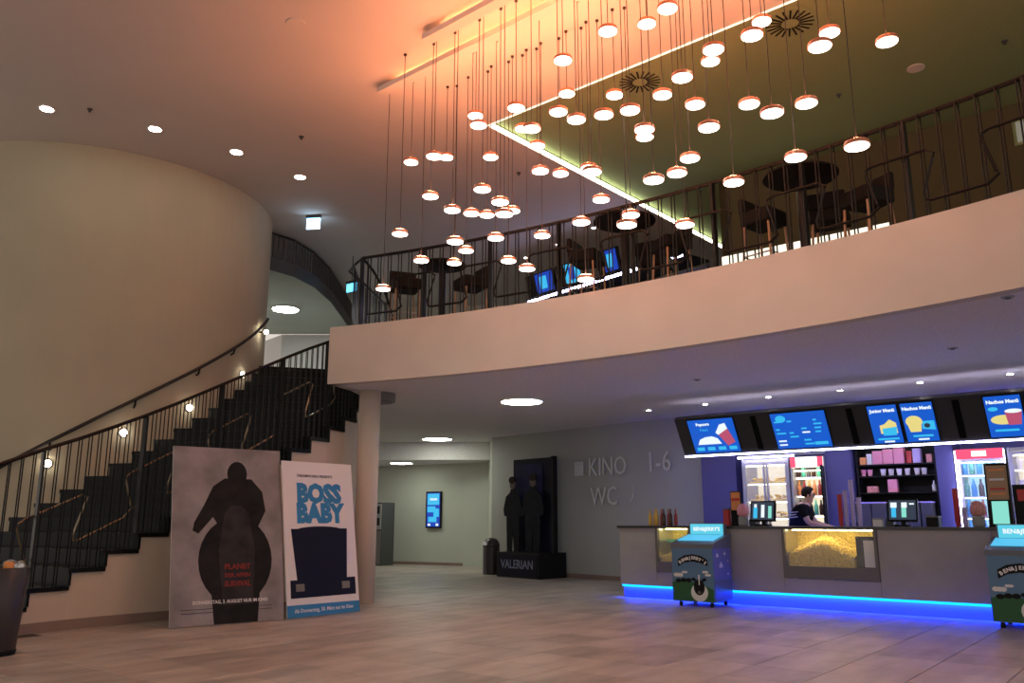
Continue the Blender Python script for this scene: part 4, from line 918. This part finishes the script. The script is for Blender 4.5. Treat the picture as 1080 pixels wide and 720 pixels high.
# local frame: facing +x, left side +y, bends forward over the work
pe = thing('person', 'person in black t-shirt bending forward behind the counter window', 'person', cw(2.50, 1.0, 0), TH + R(8))
B = [((0, 0, .92), .13, .16), ((.03, 0, 1.10), .12, .15), ((.09, 0, 1.28), .13, .18), ((.14, 0, 1.38), .10, .15), ((.17, 0, 1.45), .055), ((.20, 0, 1.50), .055),
     ((.215, 0, 1.57), .085, .075), ((.205, 0, 1.62), .075, .07),
     ((.13, .20, 1.37), .06), ((.22, .25, 1.16), .045), ((.42, .18, 1.10), .034), ((.48, .16, 1.09), .03),
     ((.13, -.20, 1.37), .06), ((.22, -.25, 1.16), .045), ((.42, -.18, 1.10), .034), ((.48, -.16, 1.09), .03),
     ((0, .10, .86), .095), ((.05, .11, .48), .065), ((0, .11, .09), .045), ((.13, .12, .035), .035),
     ((0, -.10, .86), .095), ((.05, -.11, .48), .065), ((0, -.11, .09), .045), ((.13, -.12, .035), .035),
     ((.30, 0, 1.555), .016), ((.265, 0, 1.51), .03)]
E = [(0, 1), (1, 2), (2, 3), (3, 4), (4, 5), (5, 6), (6, 7), (3, 8), (8, 9), (9, 10), (10, 11), (3, 12), (12, 13), (13, 14), (14, 15), (0, 16), (16, 17), (17, 18), (18, 19), (0, 20), (20, 21), (21, 22), (22, 23), (6, 24), (5, 25)]
for s_ in (11, 15):
    x, y, z = B[s_][0]
    for i, (dy, L) in enumerate(((-.028, .065), (-.010, .078), (.009, .074), (.026, .058))):
        b = len(B); B.append(((x + .05, y + dy, z - .005), .0095)); B.append(((x + .05 + L * .55, y + dy * 1.1, z - .015), .0088)); B.append(((x + .05 + L * .8, y + dy * 1.1, z - .045), .0078)); E += [(s_, b), (b, b + 1), (b + 1, b + 2)]
    sd_ = 1 if y < 0 else -1
    b = len(B); B.append(((x + .02, y + .04 * sd_, z - .012), .0105)); B.append(((x + .055, y + .058 * sd_, z - .03), .009)); E += [(s_, b), (b, b + 1)]
skin('body', B, E, 'skin', pe)
S = [((0, 0, .90), .145, .175), ((.03, 0, 1.10), .135, .165), ((.09, 0, 1.28), .145, .195), ((.14, 0, 1.385), .115, .165), ((.16, 0, 1.43), .07), ((.13, .21, 1.37), .075), ((.19, .245, 1.22), .062), ((.13, -.21, 1.37), .075), ((.19, -.245, 1.22), .062)]
shirt = skin('t_shirt', S, [(0, 1), (1, 2), (2, 3), (3, 4), (3, 5), (5, 6), (3, 7), (7, 8)], 'shirt', pe)
for z, x0, x1 in ((1.31, -.02, .07), (1.27, -.04, .04), (1.235, -.04, .06)): MB().tube([(x0 - .02, -.165, z), ((x0 + x1) / 2, -.19, z + .004), (x1, -.195, z + .01)], .008, 6).build('shirt_print', 'white', pe)
skin('trousers', [((0, 0, .90), .14, .165), ((0, .10, .84), .105), ((.05, .11, .48), .08), ((0, .11, .12), .065), ((0, -.10, .84), .105), ((.05, -.11, .48), .08), ((0, -.11, .12), .065)], [(0, 1), (1, 2), (2, 3), (0, 4), (4, 5), (5, 6)], 'jeans', pe)
hm = MB(); hm.ico((0, 0, 0), .1, 3, (1.02, .88, 1.0))
for v_ in hm.bm.verts:
    if v_.co.x > .045 and v_.co.z < .045: v_.co.x = .045 + (v_.co.x - .045) * .15     # hairline above the face
    if v_.co.z < -.05: v_.co.z = -.05 + (v_.co.z + .05) * .5
hm.build('hair', 'hair', pe, (.195, 0, 1.605), smooth=True)
for s_ in (-1, 1):
    MB().ico((.285, s_ * .035, 1.575), .011, 1).build('eye', 'black', pe); MB().ico((.21, s_ * .08, 1.56), .022, 1, (.8, .4, 1.2)).build('ear', 'skin', pe); MB().tube([(.293, s_ * .02, 1.598), (.285, s_ * .055, 1.596)], .006, 5).build('eyebrow', 'hair', pe)
MB().tube([(.298, -.022, 1.512), (.304, 0, 1.513), (.298, .022, 1.512)], .006, 5).build('mouth', 'candy', pe)

# empties of the long things sit at their base
def rebase(t, L):
    L = Vector(L); t.location = L
    for ch in t.children: ch.location = ch.location - L
rebase(st, (-5.6, 8.6, 0)); rebase(rl, (-5.5, 8.5, .1)); rebase(hr, (-8.0, 11.6, 1.2)); rebase(br, (-2.25, 11.85, 4.0))
